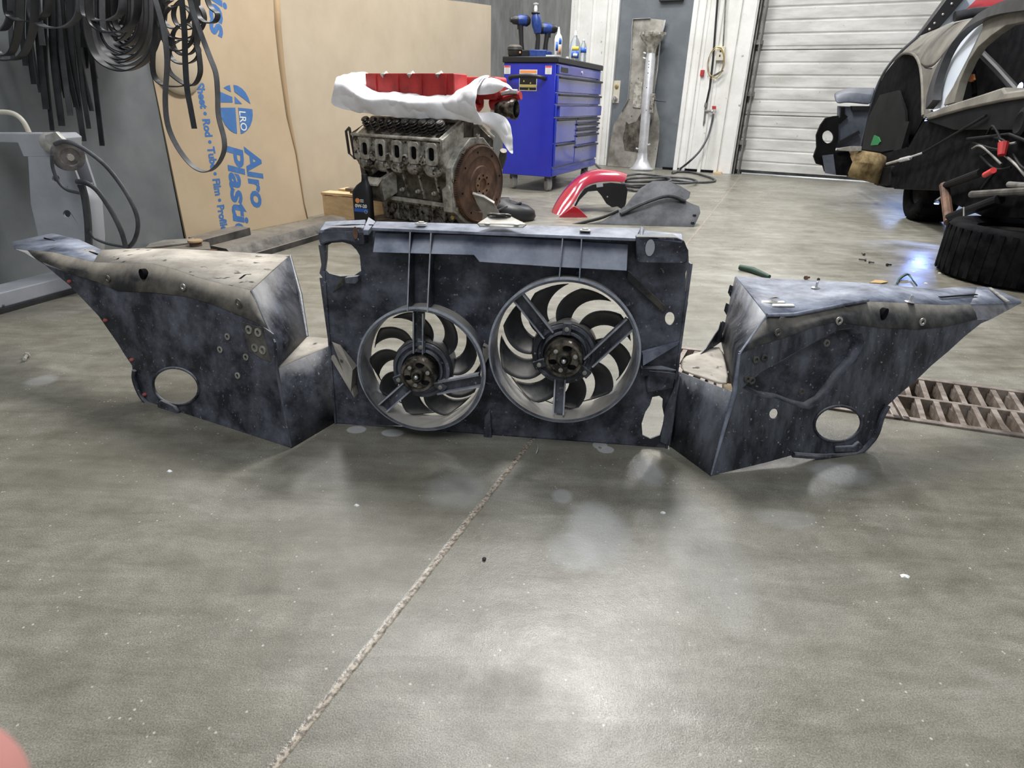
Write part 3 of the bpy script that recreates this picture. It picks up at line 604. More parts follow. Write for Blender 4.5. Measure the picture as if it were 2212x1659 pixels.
# --- rings, spokes, motors, fans
def fan(cx, cy, R, name_l, spokes, hubuv, sweep, nb, motor_r, ring_mat):
    prof = [(R-.001,-.010),(R-.001,CR),(R-.006,CR),(R-.007,CR-.012),(R-.009,-.010)]
    ring = obj('fan_ring', MB().lathe(prof, SF.W(cx,cy,0), SF.n, 96, closed=True), M['ring'], T, sharp=30)
    lip = obj('ring_lip', MB().lathe([(R+.004,CR-.010),(R+.004,CR-.004),(R-.004,CR-.002),(R-.004,CR-.010)], SF.W(cx,cy,0), SF.n, 96, closed=True), M['worn_edge'], T)
    hx, hy = SF.on(*hubuv, 0.03)
    hc = 0.030
    mt = MB(); H = SF.W(hx,hy,0)
    mt.lathe([(motor_r*1.28,.019),(motor_r*1.30,hc),(motor_r*1.16,hc+.002),(motor_r*1.12,hc-.006),(motor_r*1.0,hc-.008),(motor_r*.98,hc+.0),(motor_r*.90,hc+.002),(motor_r*.86,hc-.01),(0,hc-.01)], H, SF.n, 56)
    hold = obj('motor_mount_ring', mt, M['plastic_scuff'], T, sharp=30)
    for k in range(3):
        ang = math.radians([88,205,322][k]) ; e = V((math.cos(ang),math.sin(ang)))
        p = SF.W(hx+e.x*motor_r*1.14, hy+e.y*motor_r*1.14, hc-.006); 
        a_ = SF.s*e.x+SF.t*e.y; b2 = SF.s*(-e.y)+SF.t*e.x
        tb_ = MB(); tb_.poly([p-a_*.016-b2*.010,p+a_*.014-b2*.010,p+a_*.014+b2*.010,p-a_*.016+b2*.010], SF.n*.012)
        ear = obj('mount_ear', tb_, M['plastic_scuff'], hold, bevel=.002)
        sc = MB().lathe([(.0055,0),(.0055,.004),(.003,.005),(0,.005)], p+SF.n*.012, SF.n, 14); obj('screw', sc, M['washer'], hold)
    # motor can
    mm = MB(); r = motor_r*.80
    mm.lathe([(r,0),(r,.044),(r*.93,.054),(r*.80,.054),(r*.76,.048),(r*.42,.046),(r*.38,.054),(r*.30,.058),(r*.22,.058),(r*.20,.050),(r*.10,.050),(r*.09,.060),(0,.062)], SF.W(hx,hy,hc-.012), SF.n, 48)
    mo = obj('motor', mm, M['metal_dirty'], T, sharp=30)
    for k in range(6):
        ang = 2*PI*k/6+.3; e = (math.cos(ang),math.sin(ang)); c = SF.W(hx+e[0]*r*.60, hy+e[1]*r*.60, hc+.0355)
        if k % 2 == 0: obj('motor_bolt', MB().lathe([(.0055,0),(.005,.003),(0,.004)], c, SF.n, 14), M['washer'], mo)
        else: obj('vent_recess', MB().plate(Frame(c,SF.s,SF.t), [(.011*math.cos(q*.5),.006*math.sin(q*.5)) for q in range(12)], (), 0, .0015), M['black_void'], mo)
    obj('shaft_tip', MB().ball(SF.W(hx,hy,hc+.052), .006, 12), M['silver'], mo)
    # spokes: channel section
    for (ua,va),(ub,vb),wd in spokes:
        A_ = SF.P(ua,va,CR-.006); B_ = SF.P(ub,vb,hc+.004); d = (B_-A_).normalized(); sd = d.cross(SF.n).normalized(); sp = MB()
        wA = wd*1.0; prof2 = [(-1,0),(-1,-.016),(1,-.016),(1,0),(.72,0),(.72,-.010),(-.72,-.010),(-.72,0)]
        rows = [[X + sd*(a*wA/2) + SF.n*c for a,c in prof2] for X in (A_, B_)]
        sp.grid(rows, closed=True); sp.add(rows[0], [tuple(range(8))]); sp.add(rows[1], [tuple(range(8))])
        spk = obj('spoke', sp, M['plastic_scuff'], T, sharp=25)
        for q in (-.86,.86): obj('spoke_edge', MB().ribbon([A_+sd*(q*wA/2)+SF.n*.0006, B_+sd*(q*wA/2)+SF.n*.0006], sd, wA*.13, .0012), M['worn_edge'], spk, label='chalky worn edge')
    # impeller
    fh = MB().lathe([(motor_r*1.34,-.050),(motor_r*1.40,-.035),(motor_r*1.40,.012),(motor_r*1.32,.018),(0,.018)], SF.W(hx,hy,0), SF.n, 48)
    im = obj('impeller', fh, M['blade'], T, sharp=30)
    r0 = motor_r*1.36; R1 = R-.013
    # hub sits a little off the ring centre in the picture because it stands behind it; blades turn about the hub axis
    for k in range(nb):
        a0 = 2*PI*k/nb + (.25 if sweep < 0 else .05); rows = []; nr = 12; nc = 6
        for i in range(nr+1):
            f = i/nr; rr_ = r0+(R1-r0)*f; mid = a0 + sweep*(f**1.9); half = (0.215+.035*f)
            row = []
            for j in range(nc+1):
                g = j/nc*2-1; an = mid + half*g; c = -0.004 + (0.017*g*(-1 if sweep>0 else 1)) - 0.006*(1-g*g)
                rim = min(rr_, R1)
                x, y = hx+rim*math.cos(an), hy+rim*math.sin(an)
                dd = math.hypot(x-cx, y-cy)
                if dd > R1: x, y = cx+(x-cx)*R1/dd, cy+(y-cy)*R1/dd
                row.append(SF.W(x,y,c))
            rows.append(row)
        obj('fan_blade', MB().grid(rows), M['blade'], im, solid=.0022, sharp=60)
fan(LX,LY,LR,'left',[((903,676),(903,765),.026),((822,886),(880,835),.030),((1038,822),(940,840),.034)],(910,800),.50,9,.054,M['plastic_scuff'])
fan(RX,RY,RR,'right',[((1117,640),(1185,725),.030),((1364,698),(1270,785),.032),((1206,896),(1210,820),.028)],(1219,766),-.52,9,.056,M['plastic_scuff'])
# clips on the rail
for u,v in ((910,484),(1264,499)):
    p = SF.P(u,v,.004); m = MB(); m.poly([p-SF.s*.012-SF.n*.012,p+SF.s*.012-SF.n*.012,p+SF.s*.012+SF.n*.012,p-SF.s*.012+SF.n*.012], SF.t*.003)
    m.lathe([(.007,.003),(.007,.006),(.004,.006),(.004,.003)], p, SF.t, 14, closed=True); obj('spring_clip', m, M['zinc'], T, bevel=.0008)
# loose steel bracket lying on the rail
m = MB(); zt = SF.W(0,q1[0][1],0)
def railp(u,v,c): return SF.P(u,v,c)
PB = [railp(1031,488,.030),railp(1036,494,.034),railp(1130,496,.034),railp(1137,490,.030),railp(1096,469,-.024),railp(1064,467,-.024)]
PB = [p+SF.t*.003 for p in PB]
B = thing('steel_bracket', 'flat tan steel bracket with two white washers lying on top rail of the fan shroud', 'bracket', sum(PB, V())/6)
obj('plate', MB().poly(PB, SF.t*.003), M['shield'], B, bevel=.0008)
c = sum([PB[4],PB[5]], V())/2+SF.n*.014; obj('saddle', MB().tube([c-SF.s*.026+SF.t*.001,c-SF.s*.018-SF.t*.0+SF.n*.008+SF.t*.003,c+SF.n*.012+SF.t*.003,c+SF.s*.018+SF.n*.008+SF.t*.003,c+SF.s*.026+SF.t*.001], .0028, 8), M['steel_dark'], B)
obj('saddle_plate', MB().poly([c-SF.s*.024,c+SF.s*.024,c+SF.s*.014+SF.n*.012,c-SF.s*.014+SF.n*.012], SF.t*.006), M['steel_dark'], B, bevel=.001)
for u,v in ((1053,490),(1116,492)): obj('washer', MB().lathe([(.0075,0),(.0075,.002),(0,.003)], railp(u,v,.028)+SF.t*.0062, SF.t, 18), M['white_pl'], B)
# ============================================================ LEFT SPLASH PANEL (inner fender)
LA = G(629,968); LC = G(447,909); ld = (LA-LC).normalized(); lb = V((0,0,1)).cross(ld)
_L = math.radians(7); LF = Frame(LC, LA-LC, V((0,0,1))*math.cos(_L)+lb*math.sin(_L))
T = thing('splash_panel', 'left hand black plastic inner fender panel with round headlight hole, dusty tan top', 'inner fender panel', (LA+LC)/2)
def Lq(pts, c=0): return [LF.on(u,v,c) for u,v in pts]
ledge = [(590,722),(560,700),(520,682),(460,658),(405,641),(330,632),(255,629),(213,610)]     # crease under the upper band (right to left)
body = [(629,968),(515,931),(447,909),(388,900),(347,891),(323,879),(306,855),(290,821),(285,790),(268,765),(254,742),(233,712),(213,683),(180,648),(148,615),(120,592)]
main = [(629,968),(612,880),(598,797),(592,765)]
outline = Lq([(629,968),(598,797)]) + Lq(ledge) + Lq([(148,590),(96,572)]) + Lq([(120,592),(148,615),(180,648),(213,683),(233,712),(254,742),(268,765),(285,790),(288,821),(306,855),(323,879),(347,891),(388,900),(447,909),(515,931)])
hole = ell(381,834,50,39,36,0.25,LF)
obj('side_panel', MB().plate(LF, outline, [hole], -.004, 0), M['plastic'], T, bevel=.001)
# hole rim
hc = ell(381,834,50,39,36,0.25,LF)
obj('hole_rim', MB().tube([LF.W(a,b,.001) for a,b in hc]+[LF.W(*hc[0],.001)], .0035, 8, cap=False), M['plastic_scuff'], T)
lip = [(290,800),(290,821),(303,853),(322,876),(347,889),(388,898)]
obj('rolled_edge', MB().tube(smooth_path([LF.P(u,v,.004) for u,v in lip],4), .006, 8), M['plastic_scuff'], T)
m = MB().plate(LF, Lq([(345,870),(352,862),(384,876),(392,888),(388,898),(350,890)]), (), 0, .010); obj('foot_pad', m, M['plastic'], T, bevel=.004)
# upper band, leaning back from the crease to the top edge
BK = -0.028
top = [(543,628),(520,622),(485,615),(430,601),(380,583),(330,570),(265,569),(203,567),(117,546),(60,541)]
low = [(594,740),(560,700),(520,682),(460,658),(405,641),(330,632),(255,629),(213,610),(148,590),(84,562)]
m = MB(); U = [LF.P(u,v,BK) for u,v in top]; Lo = [LF.P(u,v,0.0) for u,v in low]; n = len(U)
Mi = [(a*.45+b*.55)+LF.n*.003 for a,b in zip(U,Lo)]
m.grid([U,Mi,Lo]); obj('upper_band', m, M['dirt_plastic'], T, solid=.004)
U_L = U
# top shelf
ZT = U[0].z
bk = [(626,552),(600,551),(560,549),(500,545),(430,541),(380,539),(299,538),(220,541)]
fr_ = [(543,628),(520,622),(485,615),(430,601),(380,583),(330,570),(265,569),(203,567)]
Fp = [LF.P(u,v,BK) for u,v in fr_]; Bp = [G(u,v,Fp[i].z) for i,(u,v) in enumerate(bk)]
m = MB(); m.grid([Fp,[(a+b)/2+V((0,0,.002)) for a,b in zip(Fp,Bp)],Bp]); obj('top_shelf', m, M['dusty_top'], T, solid=.004)
tipF = [LF.P(203,567,BK),LF.P(117,546,BK),LF.P(60,541,BK),LF.P(31,537,BK)]
tipB = [G(220,541,tipF[0].z),G(170,518,tipF[1].z),G(113,505,tipF[2].z),G(28,523,tipF[3].z)]
m = MB(); m.grid([tipF,tipB]); tp = obj('wing_tip', m, M['blue_top'], T, solid=.004, label='bluish tapered wing tip')
obj('slot', MB().ribbon([(tipF[0]*.45+tipB[0]*.55)+V((0,0,.004)), (tipF[2]*.35+tipB[2]*.65)+V((0,0,.004))], (tipB[0]-tipF[0]), .006, .003), M['black_void'], T)
for u,v in ((425,0),(480,0)):
    pass
for f,rr in ((.18,.014),(.62,.012)):
    c = tipF[0].lerp(tipF[2],f)*.42+tipB[0].lerp(tipB[2],f)*.58+V((0,0,.003)); obj('oval_pad', MB().ball(c, rr, 16, (1.7,1,.25)), M['dusty_top'], T)
obj('tip_underside', MB().poly([LF.P(31,537,BK),LF.P(60,541,BK),LF.P(96,572,0),LF.P(52,545,0)], -LF.n*.003), M['plastic'], T)
for (ua,va),(ub,vb) in (((253,561),(270,551)),((450,561),(463,553)),((518,603),(530,594)),((530,594),(543,593)),((432,594),(445,590))):
    a = G(ua,va,ZT+.004); b_ = G(ub,vb,ZT+.004); obj('clip_slot', MB().ribbon([a,b_],(a-b_).cross(V((0,0,1))),.006,.002), M['black_void'], T)
# box: upper inner wall, step, lower front wall
z_c = LF.P(598,797,0)
sideTopB = G(626,552,Bp[0].z); zs = z_c.z
st_back = G(663,728,zs); st_right = G(718,745,zs)
FB = LF.P(543,628,BK)
m = MB(); m.grid([[FB, sideTopB],[LF.P(594,740,0), sideTopB.lerp(st_back,.65)],[z_c, st_back]]); obj('inner_wall', m, M['plastic'], T, solid=.004)
obj('wall_flange', MB().tube([sideTopB, sideTopB.lerp(st_back,.5)+V((.006,0,0)), st_back], [.004,.006,.005], 8), M['plastic_scuff'], T)
far = G(724,734,zs)
m = MB(); m.grid([[z_c, st_right],[st_back, far]]); obj('step_shelf', m, M['dusty_top'], T, solid=.004)
bR = G(722,913,0.0); stR0 = V((bR.x,bR.y,st_right.z))
m = MB(); m.grid([[z_c, z_c.lerp(st_right,.5), st_right],[LF.P(612,880,.002), (LF.P(612,880,.002)+(st_right+bR)/2)/2+LF.n*-.004, (st_right+bR)/2],[LA, (LA+bR)/2, bR]]); obj('lower_wall', m, M['plastic'], T, solid=.004)
obj('corner_edge', MB().tube([LA+V((0,0,.003)), LF.P(612,880,.001), z_c, LF.P(594,740,.0), FB], [.002,.003,.004,.003,.003], 8), M['plastic_scuff'], T)
def rivets(fr, lst, r, T, mt, c=0.0):
    for u,v in lst:
        p = fr.P(u,v,c); o = obj('washer', MB().lathe([(r,0),(r,.0022),(r*.5,.0026),(r*.5,0)], p, fr.n, 16, closed=True), mt, T); 
rivets(LF, [(538,712),(558,718),(551,751),(568,756)], .0105, T, M['washer'], .002)
rivets(LF, [(233,602),(515,654)], .0095, T, M['dirt_plastic'], .0)
rivets(LF, [(492,727),(476,755),(532,771),(514,811),(396,620)], .0085, T, M['washer'], .001)
m = MB().plate(LF, Lq([(525,696),(567,708),(586,780),(570,776),(540,758)]), (), 0, .002); obj('patch_plate', m, M['dirt_plastic'], T)
for u,v in ((228,692),(285,777),(313,852),(150,608)):
    obj('clip', MB().ball(LF.P(u,v,.002), .007, 10, (1,1,.7)), M['red_rivet'], T, label='worn red edge clip')
obj('vent_slot', MB().plate(LF, ell(310,592,5,12,12,-.3,LF,-.008), (), -.016, -.002), M['black_void'], T)
# ============================================================ RIGHT SPLASH PANEL
RA = G(1536,1028); RC = G(1783,987); rd = (RC-RA).normalized(); rb_ = V((0,0,1)).cross(rd)
def mkRF(L):
    return Frame(RA, RC-RA, V((0,0,1))*math.cos(L)+rb_*math.sin(L))
RF = mkRF(math.radians(7))
T = thing('splash_panel', 'right hand black plastic inner fender panel with torn step, headlight hole near the drain grate', 'inner fender panel', (RA+RC)/2)
def Rq(pts, c=0): return [RF.on(u,v,c) for u,v in pts]
crease = [(1597,760),(1640,745),(1700,728),(1760,706),(1800,697),(1842,700),(1900,708),(1985,712),(2040,706),(2110,690)]
edge = [(2140,690),(2119,699),(2085,726),(2049,759),(2012,790),(1978,823),(1945,850),(1918,876),(1907,895),(1905,912),(1894,935),(1879,957),(1866,970),(1851,978),(1820,985),(1783,987),(1745,984),(1713,983),(1656,999)]
pocket = [(1604,838),(1640,806),(1700,772),(1760,738),(1812,712),(1842,708),(1862,720),(1868,740),(1850,775),(1818,810),(1795,842),(1775,868),(1748,884),(1720,878),(1680,862),(1640,856)]
outline = Rq([(1536,1028),(1560,940),(1586,848)]) + Rq(crease) + Rq(edge)
hole = ell(1809,915,51,38,36,-0.12,RF); ph = Rq(pocket)
sm_hole = ell(1672,894,9.5,11,18,0.3,RF)
obj('side_panel', MB().plate(RF, outline, [hole, ph, sm_hole], -.004, 0), M['plastic_scuff'], T, bevel=.001)
PD = -.022; cxp = sum(a for a,b in ph)/len(ph); cyp = sum(b for a,b in ph)/len(ph)
inner = [(cxp+(a-cxp)*.93, cyp+(b-cyp)*.90) for a,b in ph]
m = MB(); m.grid([[RF.W(a,b,0) for a,b in ph],[RF.W(a,b,PD) for a,b in inner]], closed=True); t = tessellate_polygon([[V((a,b,0)) for a,b in inner]]); m.add([RF.W(a,b,PD) for a,b in inner], [tuple(x) for x in t])
obj('recessed_pocket', m, M['plastic'], T, solid=.003, sharp=60, weld=True)
obj('hole_rim', MB().tube([RF.W(a,b,.001) for a,b in hole]+[RF.W(*hole[0],.001)], .0035, 8, cap=False), M['plastic'], T)
obj('rolled_edge', MB().tube(smooth_path([RF.P(u,v,.004) for u,v in ((1918,876),(1905,900),(1894,935),(1879,957),(1851,978),(1783,986),(1713,982))],4), .007, 8), M['plastic'], T)
m = MB().plate(RF, Rq([(1800,962),(1838,960),(1850,950),(1862,962),(1848,975),(1800,975)]), (), 0, .009); obj('foot_pad', m, M['plastic_scuff'], T, bevel=.004)
topR = [(1656,683),(1685,685),(1713,683),(1770,672),(1820,662),(1875,652),(1930,654),(2000,658),(2040,660),(2095,658)]
lowR = [(1597,765),(1640,745),(1700,728),(1760,706),(1800,697),(1842,700),(1900,708),(1985,712),(2040,706),(2110,690)]
U = [RF.P(u,v,BK) for u,v in topR]; Lo = [RF.P(u,v,0) for u,v in lowR]; Mi = [(a*.45+b*.55)+RF.n*.003 for a,b in zip(U,Lo)]
obj('upper_band', MB().grid([U,Mi,Lo]), M['dirt_dark'], T, solid=.004)
bkR = [(1589,598),(1640,601),(1690,604),(1783,608),(1840,611),(1900,615),(1950,620),(2013,626),(2060,622),(2110,621)]
Bp = [G(u,v,U[i].z) for i,(u,v) in enumerate(bkR)]
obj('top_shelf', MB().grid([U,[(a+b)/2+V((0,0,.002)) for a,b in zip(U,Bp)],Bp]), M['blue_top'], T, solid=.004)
# swept tip
tip = RF.P(2206,655,BK); tipb = G(2205,650,tip.z)
obj('wing_tip', MB().grid([[U[-1],RF.P(2150,657,BK),tip],[Bp[-1],G(2140,622,U[-1].z),tipb]]), M['blue_top'], T, solid=.004)
obj('tip_edge', MB().ribbon([G(2138,622,U[-1].z+.004),G(2178,652,U[-1].z+.004)], rd, .010, .003), M['washer'], T, label='pale scuffed tip edge')
obj('tip_face', MB().poly([U[-1],RF.P(2150,657,BK),tip,RF.P(2140,690,0),RF.P(2110,692,0)], -RF.n*.003), M['plastic'], T)
a = G(2030,642,U[7].z+.004); b_ = G(2110,636,U[8].z+.004); obj('slot', MB().ribbon([a,b_],(a-b_).cross(V((0,0,1))),.007,.002), M['black_void'], T)
m = MB().tube([RF.P(u,v,BK+.004)+V((0,0,.003)) for u,v in ((1656,684),(1713,682),(1770,671),(1820,661),(1874,651))], .0045, 8); obj('front_ridge', m, M['blue_top'], T)
zc = RF.P(1586,848,0); zs = zc.z
st_l = G(1464,802,zs); st_b = G(1559,738,zs)
m = MB(); m.grid([[U[0], Bp[0]],[RF.P(1597,765,0), Bp[0].lerp(st_b,.6)],[zc, st_b]]); obj('inner_wall', m, M['plastic_scuff'], T, solid=.004)
m = MB(); m.grid([[zc,(zc+st_l)/2+V((0,0,.006)),st_l],[(zc+st_b)/2,(zc+st_b+st_l+G(1500,775,zs))/4+V((0,0,.008)),(st_l+G(1474,768,zs))/2],[st_b,G(1520,758,zs),G(1474,768,zs)]]); obj('step_shelf', m, M['dusty_top'], T, solid=.004, sub=1)
bL = G(1446,962); m = MB(); m.grid([[zc,(zc+st_l)/2,st_l],[RF.P(1560,940,.001),(RF.P(1560,940,.001)+(st_l+bL)/2)/2,(st_l+bL)/2],[RA,(RA+bL)/2,bL]]); obj('lower_wall', m, M['plastic_scuff'], T, solid=.004)
obj('corner_edge', MB().tube([RA+V((0,0,.003)), RF.P(1560,940,.001), zc, RF.P(1597,765,0), U[0]], [.002,.004,.006,.003,.003], 8), M['blue_top'], T)
# torn plastic edge at the step
random.seed(3); tear = []; basel = [st_b.lerp(st_l,f) for f in (0,.08,.16,.24,.32,.4,.5)]
hs = [.05,.062,.045,.036,.02,.012,.004]
pts = basel+[p+V((random.uniform(-.004,.004),0,h)) for p,h in reversed(list(zip(basel,hs)))]
obj('torn_flap', MB().poly(pts, (0,.004,0)), M['plastic_scuff'], T, sharp=60)
for k,(u,v) in enumerate(((1571,626),(1567,668),(1560,700))):
    c = G(u,v,U[0].z-.02-.05*k) if False else Bp[0].lerp(st_b,.15+.28*k); obj('torn_tab', MB().hull([c,c+V((-.010,.002,.004)),c+V((-.012,.002,-.018)),c+V((0,0,-.035)),c+V((0,.004,-.01))]), M['plastic_scuff'], T)
rivets(RF, [(1812,693),(1992,695)], .0095, T, M['washer'], .001); rivets(RF, [(1680,718),(1633,777),(1651,773),(1614,819),(1624,822),(1785,741),(1731,846)], .0085, T, M['dirt_plastic'], .001)
obj('vent_slot', MB().plate(RF, ell(1908,678,5,14,12,.45,RF,-.008), (), -.016, -.002), M['black_void'], T)
# J-nut clips and studs on the shelf
for u,v,sz in ((1668,655,.03),(1690,662,.028)):
    z = U[1].z+.003; c = G(u,v,z); m = MB(); m.poly([c+V((-sz,-.010,0)),c+V((sz,-.004,0)),c+V((sz*1.05,.010,0)),c+V((-sz*.8,.008,0))],(0,0,.004)); obj('spring_nut', m, M['zinc'], T, bevel=.001, label='tan steel spring nut')
for u,v in ((1762,622),(1965,652)):
    c = G(u,v,U[3].z+.003); m = MB().lathe([(.012,0),(.010,.002),(.003,.003),(.003,.016),(0,.017)], c, (0.1,0,1), 12); obj('stud', m, M['silver'], T, label='small bright steel stud')
m = MB(); c = G(1672,645,U[1].z+.012); m.hull([c+V((-.014,0,0)),c+V((.016,.004,0)),c+V((.004,.012,.003)),c+V((0,-.008,.006))]); obj('bent_tab', m, M['steel_dark'], T)
# ============================================================ LEFT SIDE: machine frame, straps, cardboard
Y0 = 2.50
T = thing('machine_frame', 'light grey painted steel machine frame with caster at the left edge of the photo', 'machine frame', (-2.05,2.5,0))
def yfr(y): return Frame(V((0,y,0)), V((1,0,0)))
F5 = yfr(Y0)
def ypl(fr, pts, c0, c1, mb=None): return (mb or MB()).plate(fr, [fr.on(u,v) for u,v in pts], (), c0, c1)
obj('top_beam', ypl(F5, [(-90,288),(128,288),(141,298),(141,338),(50,338),(38,309),(-90,305)], -.10, .0), M['frame_grey'], T, bevel=.003)
colm = MB(); cp = [F5.on(u,v) for u,v in [(60,338),(150,338),(172,395),(186,440),(193,520),(192,600),(150,632),(98,560),(82,510),(66,440)]]
hol = [ [F5.on(u,v) for u,v in ell(120,386,8,8,16)], [F5.on(u,v) for u,v in ell(144,462,8,8,16)] ]
colm.plate(F5, cp, hol, -.012, 0); obj('column', colm, M['frame_grey'], T, bevel=.002)
bk_ = MB().plate(F5, [F5.on(u,v) for u,v in [(70,338),(150,338),(185,440),(190,600),(110,560),(84,500)]], (), -.10, -.088); obj('column_back', bk_, M['frame_grey'], T)
ed = MB(); e1 = [F5.P(*p) for p in ((168,400),(186,440),(193,520),(191,600))]; ed.grid([e1,[p-F5.n*.10 for p in e1]]); obj('column_side', ed, M['frame_grey'], T, solid=.006)
ra = G(-60,695); rb2 = G(186,626); rn = (rb2-ra).cross(V((0,0,1))).normalized()
if rn.x > 0: rn = -rn
obj('base_rail', MB().poly([ra+V((0,0,.02)), rb2+V((0,0,.02)), rb2+rn*.12+V((0,0,.02)), ra+rn*.12+V((0,0,.02))], (0,0,.055)), M['frame_grey'], T, bevel=.005)
obj('rail_foot', MB().poly([ra+V((.01,0,0)), rb2+V((.01,0,0)), rb2+rn*.10, ra+rn*.10], (0,0,.02)), M['rubber'], T)
# caster
cc = YP(147,336,Y0-.07); cs = obj('caster_fork', MB().poly([YP(u,v,Y0-.03) for u,v in ((96,292),(120,284),(140,305),(150,335),(128,350),(112,330),(100,322))], (0,.02,0)), M['zinc'], T, bevel=.003)
obj('swivel_plate', MB().lathe([(.035,0),(.035,.02),(.02,.03),(0,.03)], YP(112,308,Y0-.0), (0.2,-1,.2), 20), M['zinc'], cs)
ax = V((.75,-.6,-.22)); obj('caster_wheel', MB().lathe([(.012,-.016),(.030,-.014),(.034,-.018),(.052,-.016),(.057,0),(.052,.016),(.034,.018),(.030,.014),(.012,.016)], cc, ax, 32), M['hoof'], T)
obj('axle_bolt', MB().lathe([(.012,-.026),(.012,.026)], cc, ax, 8), M['zinc'], T)
hp = smooth_path([YP(u,v,Y0+.02) for u,v in ((-60,246),(0,242),(30,246),(50,262),(63,287))],5)
single('pipe_handle', MB().tube(hp, .009, 12), M['cream_pipe'], 'cream bent pipe handle rising above the grey machine frame', 'handle')
# hoses of the machine
def hose(pts, y, r, mt, y2=None, n=6):
    P = [YP(u,v,y if y2 is None else y+(y2-y)*i/(len(pts)-1)) for i,(u,v) in enumerate(pts)]
    return MB().tube(smooth_path(P,n), r, 10)
LBL = ['large loop of black hose curling out from the caster to the floor','short black hose arching lower beside the grey column','black cable drooping from the caster across the column','dark cable bundle hanging down the right edge of the column','thin black cable end lying by the wing tip of left splash panel']
P = [([(118,312),(140,306),(175,318),(225,355),(265,405),(292,455),(298,490),(290,520),(276,536)],2.38,.008),
     ([(165,392),(185,395),(210,412),(240,455),(262,500),(272,535)],2.36,.009),
     ([(112,335),(114,362),(126,392),(145,410),(172,417)],2.36,.006),
     ([(176,398),(184,430),(190,480),(192,528)],2.39,.013),
     ([(193,500),(205,515),(235,527),(275,534)],2.37,.0055)]
for i,(pp,y,r) in enumerate(P): single('hose', hose(pp,y,r,0), M['hose'], LBL[i], 'hose', 'black hoses of the grey machine')
# hanging rubber belts
def belt(pts, y, wd, lbl, m='rubber', th=.004, dirv=(.35,.9,.1), grp='looped rubber belts hanging at upper left'):
    single('rubber_belt', MB().ribbon(smooth_path([YP(u,v,y) for u,v in pts],7), dirv, wd, th), M[m], lbl, 'rubber belt', grp)
def ORDN(k): return ('leftmost' if False else ['first','second','third','fourth','fifth','sixth','seventh','eighth','ninth','tenth','eleventh','twelfth','thirteenth','fourteenth','fifteenth','sixteenth','seventeenth','eighteenth','nineteenth','twentieth','twenty-first','twenty-second','twenty-third','twenty-fourth','twenty-fifth'][k])
random.seed(11)
ends = [(28,128),(55,142),(74,182),(92,98),(100,236),(113,282),(88,200),(134,272),(128,200),(152,250),(165,232),(181,305),(176,268),(192,278),(145,212),(199,240),(221,315),(40,95),(66,60),(208,170),(160,180),(118,130),(84,140),(62,165)]
for k,(u1,v1) in enumerate(ends):
    u0 = 10+ (u1-10)*.80 + random.uniform(-16,10); y = 2.72+.012*k; um = (u0+u1)/2+random.uniform(-8,4)
    wdt = random.choice((.022,.026,.032,.018)); path = smooth_path([YP(u0,-70,y),YP(um,v1*.45,y),YP(u1,v1,y)],6)
    single('rubber_belt', MB().ribbon(path, (1,random.uniform(-.5,.5),0), wdt, .004), M['rubber_dusty'] if k%3 == 0 else M['rubber'], 'black rubber strip in front row, its cut end %s from the left' % ORDN(sorted(ends).index((u1,v1))), 'rubber strip', 'straight rubber strips hanging at upper left')
for k in range(18):
    u1 = 14+random.uniform(0,205); v1 = random.uniform(70,200); y = 3.05+.01*k; path = smooth_path([YP(u1-8,-70,y),YP(u1-random.uniform(-6,6),v1*.5,y),YP(u1,v1,y)],5)
    single('rubber_belt', MB().ribbon(path, (1,random.uniform(-.4,.4),0), .04, .005), M['rubber'], 'straight black rubber strip in the rear row at upper left', 'rubber strip', 'rear row of straight rubber strips')
for k in range(8):
    cx_ = 290+random.uniform(-8,8); hw = 62-5*k; bt = 118-9*k; belt([(cx_-hw,-80),(cx_-hw,bt*.4),(cx_-hw*.6,bt*.87),(cx_,bt),(cx_+hw*.6,bt*.88),(cx_+hw,bt*.35),(cx_+hw,-80)], 3.16+.02*k, .04, 'black rubber belt loop in the rear bundle at upper left', 'rubber', .005, (.3,.9,.1), 'rear bundle of belt loops')
GL_ = 'black rubber belt loop, %s from the outside of the big nested bundle at upper left'
for k in range(15):   # nested U bundle around x 180..335
    cx_ = 262+random.uniform(-9,9); hw = 76-5.0*k+random.uniform(-3,3); bt = 150-8*k+random.uniform(-4,4); y = 2.75+.03*k
    pts = [(cx_-hw*.9,-80),(cx_-hw,-10),(cx_-hw*.95,bt*.5),(cx_-hw*.62,bt*.86),(cx_+hw*.05,bt),(cx_+hw*.68,bt*.84),(cx_+hw*.98,bt*.45),(cx_+hw,-10),(cx_+hw*.92,-80)]
    belt(pts, y, .035, GL_ % ORDN(k), 'rubber_dusty' if k%4 == 1 else 'rubber', .005, (random.uniform(.1,.5),.9,.1))
for k,(cx_,hw,bt) in enumerate(((10,32,120),(-4,28,66),(60,44,46),(120,52,60),(20,54,130),(222,42,44),(245,52,70))):
    pts = [(cx_-hw,-80),(cx_-hw,bt*.4),(cx_-hw*.6,bt*.9),(cx_,bt),(cx_+hw*.6,bt*.88),(cx_+hw,bt*.35),(cx_+hw,-80)]
    belt(pts, 2.66-.01*k, .03, 'looped black rubber belt at top left corner, %s loop from the left' % ORDN([1,0,3,4,2,5,6][k]), 'rubber_dusty' if k%2 else 'rubber', .005, (.4,.8,.1), 'looped belts among the straight strips')
